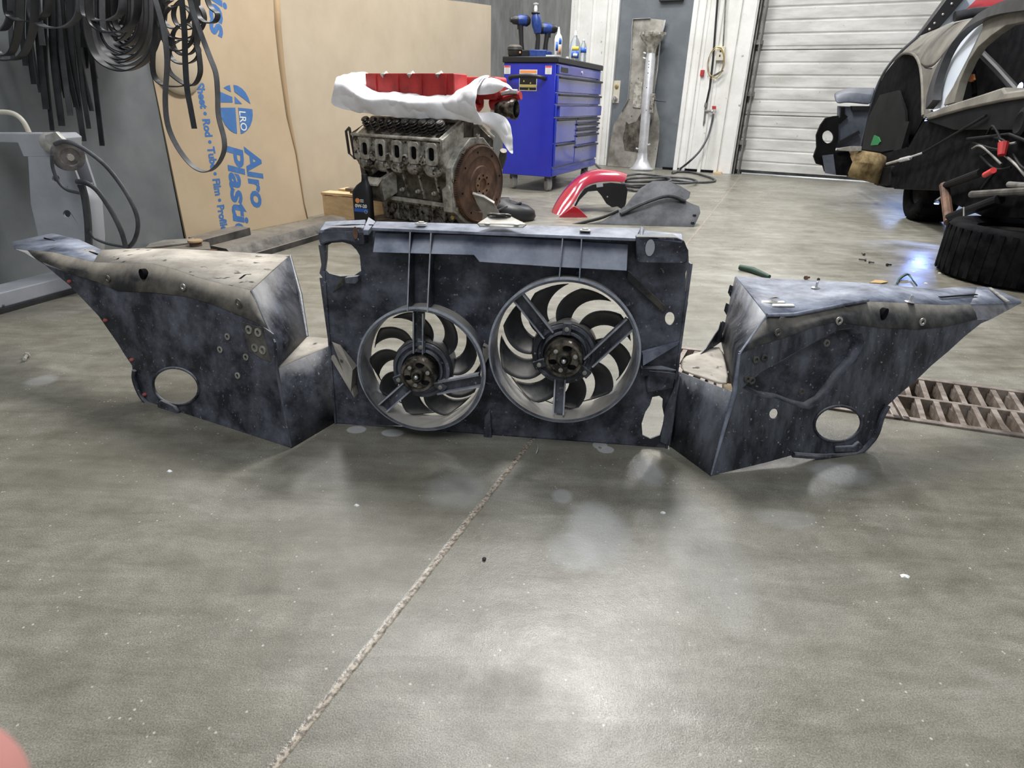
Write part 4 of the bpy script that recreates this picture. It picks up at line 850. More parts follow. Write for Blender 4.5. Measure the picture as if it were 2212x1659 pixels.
# cluster on the right with curls
for k,(cx_,cy_,rx_,ry_) in enumerate(((385,60,36,50),(392,40,50,44),(400,85,28,34),(405,30,30,34),(398,112,32,26),(380,20,34,42))):
    pts = [(cx_+rx_*math.cos(-1.9+a*.62), cy_+ry_*math.sin(-1.9+a*.62)) for a in range(11)]
    belt(pts, 2.62+.02*k, .022, 'curled rubber belt ring in the tangle before the cardboard, %s' % ['largest at mid height','widest one at the top','small one in the lower middle','small one at upper right','lowest of the rings','tall one at upper left'][k], 'rubber', .004, (.3,.9,.15), 'curled belt rings in front of the cardboard')
belt([(432,-60),(452,10),(470,30),(463,48),(440,46),(424,20),(428,-60)], 2.60, .024, 'small black belt curl at the top beside the blue letter', 'rubber')
belt([(404,-60),(413,10),(430,62),(452,120),(466,158),(470,200),(472,250),(484,300),(483,330),(468,358),(446,371),(418,360),(388,325),(364,275),(357,215),(361,130),(352,60),(330,-20),(322,-70)], 2.58, .020, 'longest thin belt loop hanging low across the printed logo', 'rubber_dusty', .004, (.55,.8,.1))
belt([(338,-60),(338,20),(336,60),(330,130),(334,165),(352,183),(385,187),(408,182)], 2.64, .022, 'black belt loop curving along the left edge of the cardboard', 'rubber')
belt([(386,-60),(398,60),(400,130),(404,190),(412,235),(420,278)], 2.60, .020, 'single black strip with a bent torn end hanging before the cardboard', 'rubber', .004, (.8,.5,0))
belt([(356,-60),(350,40),(366,90),(362,145),(384,172),(415,185),(432,160),(430,120),(424,80),(430,-60)], 2.63, .024, 'wide black belt loop just left of the longest loop', 'rubber')
# cardboard sheets
CAa = V((-1.868,3.50,0)); CAb = G(664,474); CAb = V((CAb.x+.0,CAb.y,0))
CF = Frame(CAa, CAb-CAa)
def ctrace(fr, pts, c=0): return [fr.on(u,v,c) for u,v in pts]
hC = CF.on(600,-40)[1]
out = [(0.0,0.0)]+ctrace(CF,[(664,474),(656,440),(640,330),(625,250),(612,140),(605,60),(599,-60)])+[(-0.02, hC+.0)]
sh = single('cardboard_sheet', MB().plate(CF, out, (), -.012, 0), M['card'], 'tall tan cardboard sheet printed with blue lettering, leaning at the left wall', 'cardboard', bevel=.001)
def ctext(txt, p_uv, q_uv, hgt, m, bold=0.0, shear=0.0, space=1.0):
    """writing that runs down the sheet from p to q (pixels of its baseline), cap height hgt in metres"""
    a = V((*CF.on(*p_uv),0)); b_ = V((*CF.on(*q_uv),0)); d = (b_-a); L_ = d.length; d.normalize(); up = V((-d.y,d.x,0))
    vs, fs = text_mesh(txt, 1.0, .0, bold, shear, space)
    xs = [v.x for v in vs]; x0 = min(xs); sx = L_/(max(xs)-x0); sy = hgt/0.70
    mbx = MB(); pts = []
    for v in vs:
        q_ = a+d*((v.x-x0)*sx)+up*(v.y*sy); pts.append(CF.W(q_.x,q_.y,.0008 if txt != 'LRO' else .0022))
    mbx.add(pts, fs); o_ = obj('printed_lettering', mbx, m); o_.parent = sh
    for v_ in o_.data.vertices: v_.co -= sh.location
    return o_
ctext('Alro', (528,316), (545,450), .112, M['print_blue'], .034, .15)
ctext('Plastics', (489,314), (512,545), .112, M['print_blue'], .034, .15)
ctext('Sheet • Rod • Tube • Film • Profiles •', (424,178), (482,520), .046, M['print_blue'], .042)
ctext('Plastics', (450,-180), (455,74), .112, M['print_blue'], .034, .15)
# round logo: four quadrants, tilted crossbar letter A and LRO
lc = V((*CF.on(511,237),0)); lr = (CF.on(543,237)[0]-CF.on(478,237)[0])/2; lry = (CF.on(511,183)[1]-CF.on(511,290)[1])/2
def lg(pts): 
    m_ = MB(); P_ = [CF.W(lc.x+x*lr, lc.y+y*lry, .0009) for x,y in pts]; return m_.poly(P_, CF.n*.0006)
def lg(pts):
    P_ = [CF.P(400+x/3.191, y/3.191, .0009) for x,y in pts]; return MB().poly(P_, CF.n*.0006)
shapes = [[(265,605),(285,592),(308,586),(316,634)], [(333,585),(360,590),(390,608),(415,635),(435,672),(450,716),(340,632)], [(240,632),(325,668),(327,706),(234,704)], [(341,664),(392,716),(343,714)],
    [(236,742),(346,742),(358,921),(335,915),(305,895),(275,860),(252,815),(240,780)], [(365,742),(463,752),(466,790),(462,830),(448,868),(425,900),(400,918),(384,923)]]
for q in shapes:
    o_ = obj('printed_logo', lg(q), M['print_blue']); o_.parent = sh
    for v_ in o_.data.vertices: v_.co -= sh.location
ctext('LRO', (516,240), (520,282), .046, M['label_white'], .01)
ce = MB(); cp_ = [(601,-50),(606,60),(613,140),(626,250),(641,330),(657,440),(664,472)]; wds = [.045,.045,.04,.03,.012,.006,.005]
ce.grid([[CF.P(u,v,.0)+CF.n*.001-CF.s*w_ for (u,v),w_ in zip(cp_,wds)],[CF.P(u,v,0)+CF.n*.006 for u,v in cp_]])
o_ = obj('curled_edge', ce, M['card_edge'], solid=.002); o_.parent = sh
for v_ in o_.data.vertices: v_.co -= sh.location
# second sheet
C2a = V((CAb.x-.012, CAb.y+.10, 0)); C2b = V((-.30,7.25,0)); C2 = Frame(C2a, C2b-C2a)
wr = C2.on(1061,60)[0]
out = [(-.25,0),(wr,0),(C2.on(1061,12)[0],C2.on(1061,12)[1])]+ctrace(C2,[(1010,5),(935,-3),(700,-60),(606,-90)])+[(-.25,2.0)]
single('cardboard_sheet', MB().plate(C2, out, (), -.012, 0), M['card_far'], 'wide plain tan cardboard sheet behind the engine, beside the blue tool chest', 'cardboard', bevel=.001)
# round roll half hidden behind the belts
c = CF.P(385,142,.012); single('foam_disc', MB().lathe([(.0,-.0115),(.135,-.0115),(.14,.0),(.12,.012),(0,.014)], c, CF.n, 36), M['card_far'], 'pale round foam disc on the printed cardboard behind the belts', 'disc')
# ============================================================ FLOOR ITEMS AT THE LEFT WALL
# angle-iron channel lying along the cardboard
a = G(512,572); b_ = G(760,496); d = (b_-a).normalized(); n_ = V((0,0,1)).cross(d)
m = MB(); hgt = .105
pr = [(0,0),(.17,0),(.17,hgt),(.160,hgt),(.160,.010),(.010,.010),(.010,.06),(0,.06)]
a0 = a+d*.0; m.poly([a0+n_*x+V((0,0,z)) for x,z in [(0,0),(.15,0),(.15,.082),(.140,.082),(.05,.075),(.042,.068),(.010,.030),(0,.03)]], d*(b_-a0).length)
single('steel_channel', m, M['steel_dark'], 'long dark steel channel lying on floor between splash panel and wooden crate', 'steel channel', bevel=.004)
a2 = G(440,536)+n_*.0; m = MB().poly([a2+V((0,0,.0)), a2+d*.02+n_*.12, a2+d*.42+n_*.14, a2+d*.40+n_*0.02], (0,0,.045)); single('steel_plate', m, M['steel_dark'], 'thick dark steel plate at near end of the long channel', 'steel plate', bevel=.004)
# long dark bracket with a ring end
T = thing('oily_steel_bar', 'dark oily steel arm with rusty ring end behind the left splash panel', 'tool', G(370,550))
obj('arm', MB().poly([G(u,v) for u,v in ((285,552),(322,528),(455,536),(458,552))], (0,0,.035)), M['steel_dark'], T, bevel=.006)
obj('top_blade', MB().poly([G(u,v,.037) for u,v in ((315,538),(330,524),(420,518),(425,525))], (0,0,.01)), M['shield'], T, bevel=.002)
obj('ring_end', MB().lathe([(.012,-.02),(.034,-.02),(.034,.02),(.012,.02)], G(466,552,.034), (1,-.5,0), 24, closed=True), M['rust'], T)
T = thing('rusty_can', 'small rusty capped tin standing beside the foot of the printed cardboard', 'can', G(426,545))
obj('body', MB().lathe([(.030,0),(.032,.01),(.030,.05),(.026,.055),(0,.055)], G(426,545), (0,0,1), 24), M['rust'], T)
obj('cap', MB().lathe([(.036,.055),(.038,.060),(.036,.066),(.02,.068),(0,.068)], G(426,545), (0,0,1), 24), M['card_edge'], T)
# wooden crate with scraps
c0 = V((-1.335,4.36,0)); cx_ = V((.93,-.30,0)).normalized(); cy_ = V((.30,.93,0)).normalized()
T = thing('wooden_crate', 'pale pine crate with broken top slats behind the steel channel', 'crate', c0)
def cbox(a0,a1,b0,b1,z0,z1): return MB().poly([c0+cx_*a0+cy_*b0+V((0,0,z0)),c0+cx_*a1+cy_*b0+V((0,0,z0)),c0+cx_*a1+cy_*b1+V((0,0,z0)),c0+cx_*a0+cy_*b1+V((0,0,z0))],(0,0,z1-z0))
obj('end_board', cbox(0,.02,0,.30,0.0,.165), M['pine'], T, bevel=.002); obj('front_board', cbox(.02,.55,0,.02,0,.16), M['pine'], T, bevel=.002)
obj('back_board', cbox(.02,.55,.28,.30,0,.16), M['pine'], T, bevel=.002)
obj('top_slat', cbox(-.005,.50,-.005,.10,.166,.182), M['pine'], T, bevel=.002); obj('top_slat', cbox(0,.50,.20,.305,.166,.182), M['pine'], T, bevel=.002)
for (a0_,a1_,b0_,b1_,z0_,lb_,mt) in ((.12,.46,.10,.17,.184,'splintered dark wood scrap lying on the pine crate, rearmost','old_wood'),(.20,.50,.03,.09,.184,'dark wood scrap lying on near edge of the pine crate','old_wood')):
    m = cbox(a0_,a1_,b0_,b1_,z0_,z0_+.02); single('wood_scrap', m, M[mt], lb_, 'wood scrap', bevel=.004)
# pallet boards under the engine
EP = .118
pa = V((-1.15,3.75,0)); 
# ============================================================ THE ENGINE
EO = V((-.235,3.60,EP)); ex = V((-.83,.56,0)).normalized(); ey = V((-ex.y,ex.x,0)); ey = ey if ey.y < 0 else -ey
EM = Matrix(((ex.x,ey.x,0,EO.x),(ex.y,ey.y,0,EO.y),(0,0,1,EO.z),(0,0,0,1)))
def E_(x,y,z): return EM @ V((x,y,z))
def eprism(prof, x0, x1, mb=None):   # profile in (y,z), along the engine
    mb = mb or MB(); P = [E_(x0,y,z) for y,z in prof]; return mb.poly(P, E_(x1,0,0)-E_(x0,0,0))
def ebox(x0,x1,y0,y1,z0,z1, mb=None): return (mb or MB()).poly([E_(x0,y0,z0),E_(x1,y0,z0),E_(x1,y1,z0),E_(x0,y1,z0)], (0,0,z1-z0))
# timber dolly
T = thing('timber_pallet', 'low dark timber pallet carrying the engine behind the fan shroud', 'pallet', V((-.55,3.8,0)))
for k in range(5):
    x = -.12+.165*k; obj('board', MB().poly([E_(x,-.32,-EP+.076),E_(x+.14,-.32,-EP+.076),E_(x+.14,.36,-EP+.076),E_(x,.36,-EP+.076)], (0,0,.042-.002*(k%2))), M['old_wood'], T, bevel=.003)
for y in (-.30,.0,.28): obj('bearer', MB().poly([E_(-.16,y,-EP),E_(.70,y,-EP),E_(.70,y+.07,-EP),E_(-.16,y+.07,-EP)], (0,0,.075)), M['old_wood'], T, bevel=.003)
T = thing('engine', 'bare dirty aluminium vee engine with rusty flywheel and exposed valve springs on the pallet', 'engine', EO)
EL = .70
obj('oil_pan', eprism([(-.13,.0),(.13,.0),(.15,.10),(.17,.105),(.17,.118),(-.17,.118),(-.17,.105),(-.15,.10)], .05, .60), M['alu'], T, bevel=.004)
for k in range(6): obj('pan_rib', ebox(.09+.09*k,.096+.09*k,.13,.158,.012,.10), M['alu'], T)
pr = MB(); ebox(.03,.66,-.19,.185,.118,.140,pr); obj('pan_rail', pr, M['alu_pale'], T, bevel=.003)
obj('block', eprism([(-.16,.14),(.165,.14),(.165,.25),(.205,.30),(.215,.33),(.06,.43),(-.06,.43),(-.215,.33),(-.205,.30),(-.16,.25)], .03, .68), M['block_dark'], T, bevel=.006)
for k in range(5):
    x = .10+.12*k; obj('block_rib', MB().poly([E_(x,.165,.15),E_(x+.012,.165,.15),E_(x+.012,.215,.31),E_(x,.215,.31)], ey*.012), M['alu'], T)
    obj('side_bolt', MB().lathe([(.012,0),(.012,.014),(.008,.018),(.008,.028),(0,.03)], E_(x+.05,.165,.185), ey, 12), M['alu_pale'], T)
rr = MB(); rr.tube([E_(.02,.200,.315),E_(.70,.200,.315)], .016, 12); obj('side_rail', rr, M['alu_pale'], T)
# heads
def head(sg, near):
    prof = [(.055,.42),(.195,.300),(.232,.34),(.238,.455),(.205,.467),(.085,.54),(.05,.52)]
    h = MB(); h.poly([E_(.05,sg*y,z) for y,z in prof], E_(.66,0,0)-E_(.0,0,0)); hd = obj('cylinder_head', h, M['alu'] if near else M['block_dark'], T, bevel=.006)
    rim = MB()
    sgp = lambda x,y,z: E_(x,sg*y,z)
    rim.tube([sgp(.05,.238,.467),sgp(.71,.238,.467),sgp(.71,.07,.555),sgp(.05,.07,.555),sgp(.05,.238,.467)], .009, 8); obj('cover_rim', rim, M['alu_pale'], hd)
    if not near: return
    sd = (V((0,.155,-.088))).normalized(); up_ = E_(0,.49,.87)-E_(0,0,0); up_.normalize()
    for k in range(10):
        x = .085+.062*k+(.006 if k%2 else -.006); base = sgp(x, .165-.012*(k%2), .490)
        hx_ = []
        for q in range(49):
            t_ = q/48; an = t_*2*PI*4; aa = ex; bb = up_.cross(ex).normalized()
            hx_.append(base + up_*(.066*t_) + (aa*math.cos(an)+bb*math.sin(an))*.021)
        s_ = obj('valve_spring', MB().tube(hx_, .0052, 6), M['spring'], hd)
        obj('retainer', MB().lathe([(.022,0),(.024,.004),(.019,.011),(.008,.013),(0,.010)], base+up_*.064, up_, 16), M['spring'], s_)
    fn = E_(0,1,0)-E_(0,0,0)
    for k in range(5):
        x = .10+.125*k
        pf = Frame(E_(x,.240,.395), -ex, V((0,0,1)))
        def rrect(w_,h_,r_,n=5):
            o_ = []
            for cx__,cy__,a0__ in ((w_-r_,h_-r_,0),(-w_+r_,h_-r_,90),(-w_+r_,-h_+r_,180),(w_-r_,-h_+r_,270)):
                for i in range(n+1): a_ = math.radians(a0__+90*i/n); o_.append((cx__+r_*math.cos(a_), cy__+r_*math.sin(a_)))
            return o_
        pt = obj('exhaust_port', MB().plate(pf, rrect(.038,.056,.018), [rrect(.023,.033,.016)], -.004, .014), M['alu_pale'], hd, bevel=.003)
        obj('port_opening', MB().plate(pf, rrect(.024,.034,.016), (), -.004, .002), M['black_void'], pt)
        obj('spark_well', MB().lathe([(.026,0),(.026,.016),(.018,.022),(.014,.010),(0,.010)], E_(x+.062,.236,.36), fn, 20), M['alu'], hd, sharp=30)
        obj('exhaust_bulge', MB().ball(E_(x+.01,.218,.315), .050, 16, (1.1,.7,.8)), M['alu'], hd)
        obj('stud', MB().lathe([(.006,0),(.006,.022),(0,.024)], E_(x-.02,.238,.33), fn, 8), M['silver'], hd); obj('stud', MB().lathe([(.010,0),(.010,.014),(0,.016)], E_(x+.035,.238,.318), fn, 6), M['silver'], hd)
head(1, True); head(-1, False)
obj('valley_cover', eprism([(-.08,.43),(.08,.43),(.06,.56),(-.06,.56)], .06, .66), M['block_dark'], T)
# rear face: bell housing flange
fl = [( -.13,.02),(.10,.02),(.19,.10),(.215,.22),(.215,.33),(.15,.41),(.06,.475),(-.06,.475),(-.15,.41),(-.215,.33),(-.225,.2),(-.19,.08)]
obj('bell_flange', eprism(fl, -.012, .035), M['alu_pale'], T, bevel=.005)
hr = MB(); hr.poly([E_(.03,.238,.47),E_(.03,.06,.555),E_(.03,.06,.42),E_(.03,.2,.31),E_(.03,.235,.35)], E_(.05,0,0)-E_(.03,0,0)); obj('head_end_cover', hr, M['alu_pale'], T, bevel=.004)
for y,z in ((.19,.12),(.21,.27),(.13,.41),(0,.485),(-.13,.41),(-.21,.27),(-.2,.12)): obj('bell_bolt', MB().lathe([(.012,0),(.012,.012),(0,.013)], E_(-.012,y,z), -ex, 6), M['alu'], T)
FC = E_(-.014,0,.235)
pf = [(.205,0),(.205,.030),(.198,.034),(.196,.030),(.150,.031),(.146,.024),(.100,.026),(.096,.034),(.062,.036),(.058,.030),(.035,.030),(.033,.012),(0,.012)]
fw_ = obj('flywheel', MB().lathe(pf, FC, -ex, 72), M['rust'], T, sharp=30)
rt = MB()
for k in range(110):
    a = 2*PI*k/110; e1_ = V((0,0,1))*math.cos(a)+ey*math.sin(a); e2_ = -V((0,0,1))*math.sin(a)+ey*math.cos(a); p = FC+e1_*.205-ex*.004; rt.poly([p-e2_*.003,p+e2_*.003,p+e2_*.002+e1_*.006,p-e2_*.002+e1_*.006], -ex*.016)
obj('ring_gear', rt, M['rust'], fw_)
obj('hub_plate', MB().lathe([(.062,.030),(.062,.041),(.034,.041),(.034,.014),(0,.014)], FC, -ex, 40), M['rust_bright'], fw_)
for k in range(8):
    a = 2*PI*k/8; p = FC+(V((0,0,1))*math.cos(a)+ey*math.sin(a))*.048-ex*.041; obj('bolt_hole', MB().lathe([(.0065,0),(.0065,.0012),(0,.0012)], p, -ex, 10), M['black_void'], fw_)
for k in range(8):
    a = 2*PI*k/8+.2; p = FC+(V((0,0,1))*math.cos(a)+ey*math.sin(a))*.172-ex*.030; obj('balance_hole', MB().lathe([(.006,0),(.006,.0015),(0,.0015)], p, -ex, 10), M['black_void'], fw_)
# front pulley & brackets
obj('crank_pulley', MB().lathe([(.085,0),(.095,.008),(.085,.016),(.085,.03),(.095,.04),(.06,.045),(.03,.02),(0,.02)], E_(.72,.02,.22), ex, 36), M['black'], T, sharp=30)
obj('front_cover', eprism([(-.16,.10),(.16,.10),(.19,.3),(.1,.45),(-.1,.45),(-.19,.3)], .68, .72), M['block_dark'], T, bevel=.004)
obj('front_bracket', MB().tube([E_(.73,.235,.50),E_(.76,.235,.48),E_(.76,.225,.36),E_(.72,.22,.33),E_(.73,.235,.50)], .008, 8), M['steel_dark'], T)
obj('front_tab', ebox(.71,.80,.12,.17,.33,.345), M['shield'], T, bevel=.003); obj('front_tab', ebox(.71,.79,.10,.16,.115,.13), M['shield'], T, bevel=.003)
# engine mount bracket: open box sloping out toward the camera
mb_ = MB(); q = [(.44,.165,.29),(.54,.165,.29),(.54,.165,.17),(.44,.165,.16)]; r_ = [(.47,.27,.235),(.58,.27,.23),(.58,.25,.12),(.47,.25,.12)]
A_ = [E_(*p) for p in q]; B_ = [E_(*p) for p in r_]
mb_.hull(A_+B_); obj('engine_mount', mb_, M['alu_pale'], T, bevel=.004)
obj('mount_opening', MB().hull([E_(.475,.20,.276),E_(.555,.20,.274),E_(.565,.255,.246),E_(.485,.255,.248)]+[E_(.475,.20,.278),E_(.555,.20,.276),E_(.565,.255,.25),E_(.485,.255,.252)]), M['black_void'], T)
obj('mount_pad', MB().poly([E_(.465,.25,.240),E_(.59,.25,.235),E_(.59,.295,.20),E_(.465,.295,.205)], (0,0,.012)), M['alu_pale'], T, bevel=.003)
obj('mount_face', MB().poly([E_(.465,.272,.225),E_(.585,.272,.22),E_(.585,.250,.115),E_(.465,.250,.115)], ey*.008), M['block_dark'], T, bevel=.004)
obj('mount_gusset', MB().poly([E_(.42,.17,.30),E_(.52,.17,.30),E_(.52,.215,.36),E_(.43,.215,.36)], ey*.01), M['alu'], T, bevel=.003)
obj('lower_bracket', MB().poly([E_(-.0,.18,.10),E_(.05,.19,.10),E_(.06,.19,.22),E_(.01,.19,.25),E_(-.01,.19,.2)], ey*.03), M['alu_pale'], T, bevel=.006)
obj('drain_plug', MB().lathe([(.012,0),(.012,.012),(0,.013)], E_(.02,.17,.07), ey, 8), M['brass'], T)
obj('starter_fitting', MB().tube([E_(-.02,-.24,.40),E_(.0,-.26,.36),E_(.01,-.25,.30)], [.02,.024,.018], 10), M['steel_dark'], T)
# intake with red cast boxes (sits over a white cloth)
T = thing('intake_manifold', 'dirty red intake manifold resting on white cloth over the engine', 'intake manifold', E_(.3,0,.66))
m = MB().poly([E_(.04,.125,.665),E_(.04,.015,.665),E_(.69,.015,.665),E_(.69,.125,.665)], (0,0,.118)); pb = obj('plenum_box', m, M['red_dirty'], T, bevel=.006)
for k in range(4): obj('box_rib', MB().poly([E_(.09+.17*k,.125,.672),E_(.102+.17*k,.125,.672),E_(.102+.17*k,.125,.775),E_(.09+.17*k,.125,.775)], ey*.006), M['red_dirty'], pb)
for k in range(3): obj('hose_clip', MB().hull([E_(.13+.20*k,.10,.783),E_(.16+.20*k,.10,.783),E_(.16+.20*k,.135,.779),E_(.13+.20*k,.135,.779),E_(.145+.20*k,.13,.76),E_(.145+.20*k,.10,.797)]), M['washer'], pb)
m = MB().poly([E_(-.10,-.06,.665),E_(-.10,-.16,.665),E_(.5,-.16,.665),E_(.5,-.06,.665)], (0,0,.110)); obj('far_plenum_box', m, M['red_dirty'], T, bevel=.02, seg=3)
for k in range(5): obj('intake_runner', MB().tube(smooth_path([E_(.05+.13*k,.09,.68),E_(.05+.13*k,.08,.625),E_(.05+.13*k,-.09,.625),E_(.05+.13*k,-.10,.68)],4), .024, 10), M['red_dirty'], T)
obj('linkage', MB().tube([E_(-.03,.06,.75),E_(-.05,.02,.73),E_(-.03,-.02,.71),E_(-.06,-.03,.70)], .012, 8), M['metal_dirty'], T)
obj('coolant_elbow', MB().tube([E_(-.02,-.12,.64),E_(-.10,-.13,.66),E_(-.14,-.14,.68),E_(-.19,-.15,.69)], [.03,.026,.022,.022], 14), M['red_dirty'], T)
tbp = E_(-.10,-.10,.62); dax = V((.92,-.38,.02)).normalized()
m = MB().lathe([(.030,-.06),(.040,-.02),(.045,.0),(.045,.03),(.052,.035),(.052,.055),(.044,.058),(.042,.03),(.012,.02),(0,.02)], tbp+dax*.03, dax, 32); tb_ = obj('throttle_body', m, M['metal_dirty'], T, sharp=30)
obj('throttle_bore', MB().lathe([(.041,.035),(.041,.037),(0,.037)], tbp+dax*.03, dax, 28), M['black_void'], tb_)
obj('nozzle', MB().tube([tbp+V((.0,0,.075)), tbp+V((.045,-.02,.085)), tbp+V((.085,-.03,.085))], [.012,.014,.013], 12), M['silver'], T)
obj('front_link', MB().ball(E_(.70,.07,.735), .022, 12, (.8,.8,1.1)), M['black'], T)
# white cloth: grid of the sheet's section at stations along the engine
T_c = []
# stations: top edge pixel, mid pixel, hem pixel and their distance
st = [((735,158),(722,190),(709,226),3.98),((752,160),(742,196),(735,237),3.95),((772,186),(766,206),(765,242),3.90),((800,200),(796,224),(800,247),3.85),((830,200),(828,219),(835,252),3.80),((865,206),(866,224),(872,256),3.76),((900,208),(905,232),(905,258),3.72),((940,206),(938,224),(940,256),3.68),((975,200),(972,236),(975,254),3.63),((1005,182),(1000,228),(1008,264),3.58),((1030,168),(1016,228),(1034,269),3.52),((1040,166),(1026,236),(1048,270),3.49)]
rows = [[],[],[],[],[]]
for i,(a,m_,h,y) in enumerate(st):
    rp = .018*math.sin(i*1.9)
    y -= .10; pa_ = YP(*a,y+.03); pm = YP(*m_,y-.05+rp); ph_ = YP(*h,y-.02-rp*.5)
    rows[0].append(pa_+V((.10,.26,.005)) if i < 9 else pa_+V((.05,.10,.01))); rows[1].append(pa_); rows[2].append(pa_.lerp(pm,.55)+V((-.01,-.03,.0))); rows[3].append(pm); rows[4].append(ph_)
m = MB().grid(rows); cl = obj('white_cloth', m, M['cloth'], solid=.004, sub=2, sharp=180)
m2_ = MB(); y = 3.42
r1 = [YP(1046,170,3.5),YP(1062,164,3.45),YP(1080,172,3.4),YP(1100,190,3.42)]; r2 = [YP(1024,206,3.44),YP(1044,208,3.42),YP(1060,204,3.40),YP(1074,196,3.42)]
m2_.grid([[p+V((.03,.10,-.02)) for p in r1], r1, [a_.lerp(b_,.5)+V((0,-.03,.01)) for a_,b_ in zip(r1,r2)], r2])
r3 = [YP(1026,240,3.44),YP(1048,244,3.42),YP(1072,244,3.44),YP(1092,252,3.5)]; r4 = [YP(1032,264,3.42),YP(1062,272,3.38),YP(1078,262,3.40),YP(1104,272,3.5)]; r5 = [YP(1060,274,3.44),YP(1074,284,3.44),YP(1088,310,3.46),YP(1108,318,3.5)]; r6 = [YP(1064,278,3.48),YP(1080,296,3.46),YP(1098,328,3.46),YP(1110,338,3.5)]
m2_.grid([r3,r4,r5,r6]); 
flap = obj('cloth_flap', m2_, M['cloth'], None, solid=.004, sub=2, sharp=180)
txd = bpy.data.textures.new('folds','CLOUDS'); txd.noise_scale = .17; txd.noise_depth = 2
for o_ in (cl, flap):
    o_.modifiers['sub'].levels = o_.modifiers['sub'].render_levels = 4
    dm = o_.modifiers.new('folds','DISPLACE'); dm.texture = txd; dm.strength = .05; dm.mid_level = .5; dm.texture_coords = 'LOCAL'
origin(cl); flap.parent = cl
for v_ in flap.data.vertices: v_.co -= cl.location
tag(cl, 'rumpled white cloth draped between the engine and its red intake manifold', 'cloth')
# oil bottle
bc = YP(787,470,3.66); bc.z = EP
T = thing('oil_bottle', 'black motor oil bottle with blue striped label standing beside the engine', 'bottle', bc)
bx = V((.97,-.25,0)).normalized(); by = V((.25,.97,0)).normalized()
def lay(w_,d_,z_,off=0): return [bc+bx*1.15*(off+w_*math.copysign(abs(math.cos(a))**.5,math.cos(a)))+by*(d_*math.copysign(abs(math.sin(a))**.5,math.sin(a)))+V((0,0,z_*1.15)) for a in [2*PI*k/20 for k in range(20)]]
rows = [lay(.046,.028,0),lay(.050,.031,.006),lay(.050,.031,.13),lay(.048,.03,.150),lay(.034,.024,.178,.010),lay(.016,.016,.196,.018),lay(.014,.014,.212,.018)]
m = MB().grid(rows, closed=True); m.add(rows[0],[tuple(range(20))]); m.add(rows[-1],[tuple(range(20))]); obj('body', m, M['black'], T, sharp=40)
obj('cap', MB().lathe([(.018,0),(.018,.022),(.016,.026),(0,.026)], bc+bx*.0207+V((0,0,.240)), (0,0,1), 20), M['black'], T)
lf = Frame(bc-by*.0315, bx); 
obj('blue_stripe', MB().plate(lf,[(-.042,.060),(.044,.060),(.044,.078),(-.042,.080)],(),0,.0012), M['bottle_blue'], T); obj('orange_mark', MB().plate(lf,[(-.018+.014*math.cos(q*.5),.122+.014*math.sin(q*.5)) for q in range(12)],(),0,.0012), M['label_orange'], T)
for z_ in (.114,.124): obj('white_mark', MB().plate(lf,[(-.002,z_),(.020,z_),(.020,z_+.005),(-.002,z_+.005)],(),0,.0012), M['label_white'], T)
obj('ring_mark', MB().lathe([(.010,0),(.010,.002),(.007,.002),(.007,0)], lf.W(.030,.062,0), lf.n, 18, closed=True), M['frame_grey'], T)
vs,fs = text_mesh('0W-20',.026,0,.0012); m = MB(); m.add([lf.W(v.x-.036,v.y+.084,.001+v.z) for v in vs], fs); obj('printed_lettering', m, M['label_white'], T)
# black rubber cushion / air box on the floor right of the flywheel
c = G(1095,452,.07); T = thing('air_box', 'glossy black moulded plastic cover lying right of the flywheel', 'plastic cover', V((c.x,c.y,0)))
rows = []
for z_,f in ((0,.92),(.03,1.0),(.08,.95),(.115,.75),(.13,.4),(.132,.05)):
    rows.append([V((c.x+.02+.19*f*math.cos(a)*(1.0 if math.cos(a)>0 else .8), c.y+.13*f*math.sin(a), z_*(1-.35*math.cos(a)*.5))) for a in [2*PI*k/28 for k in range(28)]])
m = MB().grid(rows, closed=True); m.add(rows[0],[tuple(range(28))]); obj('shell', m, M['black'], T, sharp=80); obj('rib', MB().tube([c+V((-.12,-.12,-.02)),c+V((.0,-.10,.03)),c+V((.1,-.03,.05))], .01, 8), M['black'], T)
# grey guard plate leaning at the flywheel
T = thing('inspection_cover', 'bent grey inspection cover plate leaning against foot of the rusty flywheel', 'cover plate', YP(1070,478,3.44))
pts = [(1021,417),(1035,416),(1066,436),(1080,462),(1084,482),(1040,486),(1043,462),(1030,440)]
m = MB().poly([YP(u,v,3.42) for u,v in pts], (0,.006,0)); obj('plate', m, M['shield'], T, bevel=.001)
obj('plate_lip', MB().ribbon([YP(1021,417,3.41),YP(1045,424,3.41),YP(1068,438,3.41)], (0,1,.2), .03, .003), M['zinc'], T)
# ============================================================ BLUE TOOL CHEST
K0 = G(1190,383,.14); K0.z = 0; kf = (G(1283,358,.14)-G(1190,383,.14)); kf.z = 0; LFt = kf.length; kf.normalize(); ks = V((-kf.y,kf.x,0))
TM = Matrix(((kf.x,ks.x,0,K0.x),(kf.y,ks.y,0,K0.y),(0,0,1,0),(0,0,0,1)))
def TB(x0,x1,y0,y1,z0,z1, mb=None): return (mb or MB()).box((x0,y0,z0),(x1,y1,z1), TM)
def T_(x,y,z): return TM @ V((x,y,z))
T = thing('tool_chest', 'glossy blue rolling tool chest with black top, drawers facing the grey door', 'tool chest', K0+kf*LFt/2+ks*.25)
D = .50
obj('cabinet', TB(.0,LFt,.0,D,.14,1.09), M['blue_paint'], T, bevel=.006)
obj('worktop', TB(-.012,LFt+.012,-.02,D+.012,1.09,1.14), M['black'], T, bevel=.008)
xs_ = .58
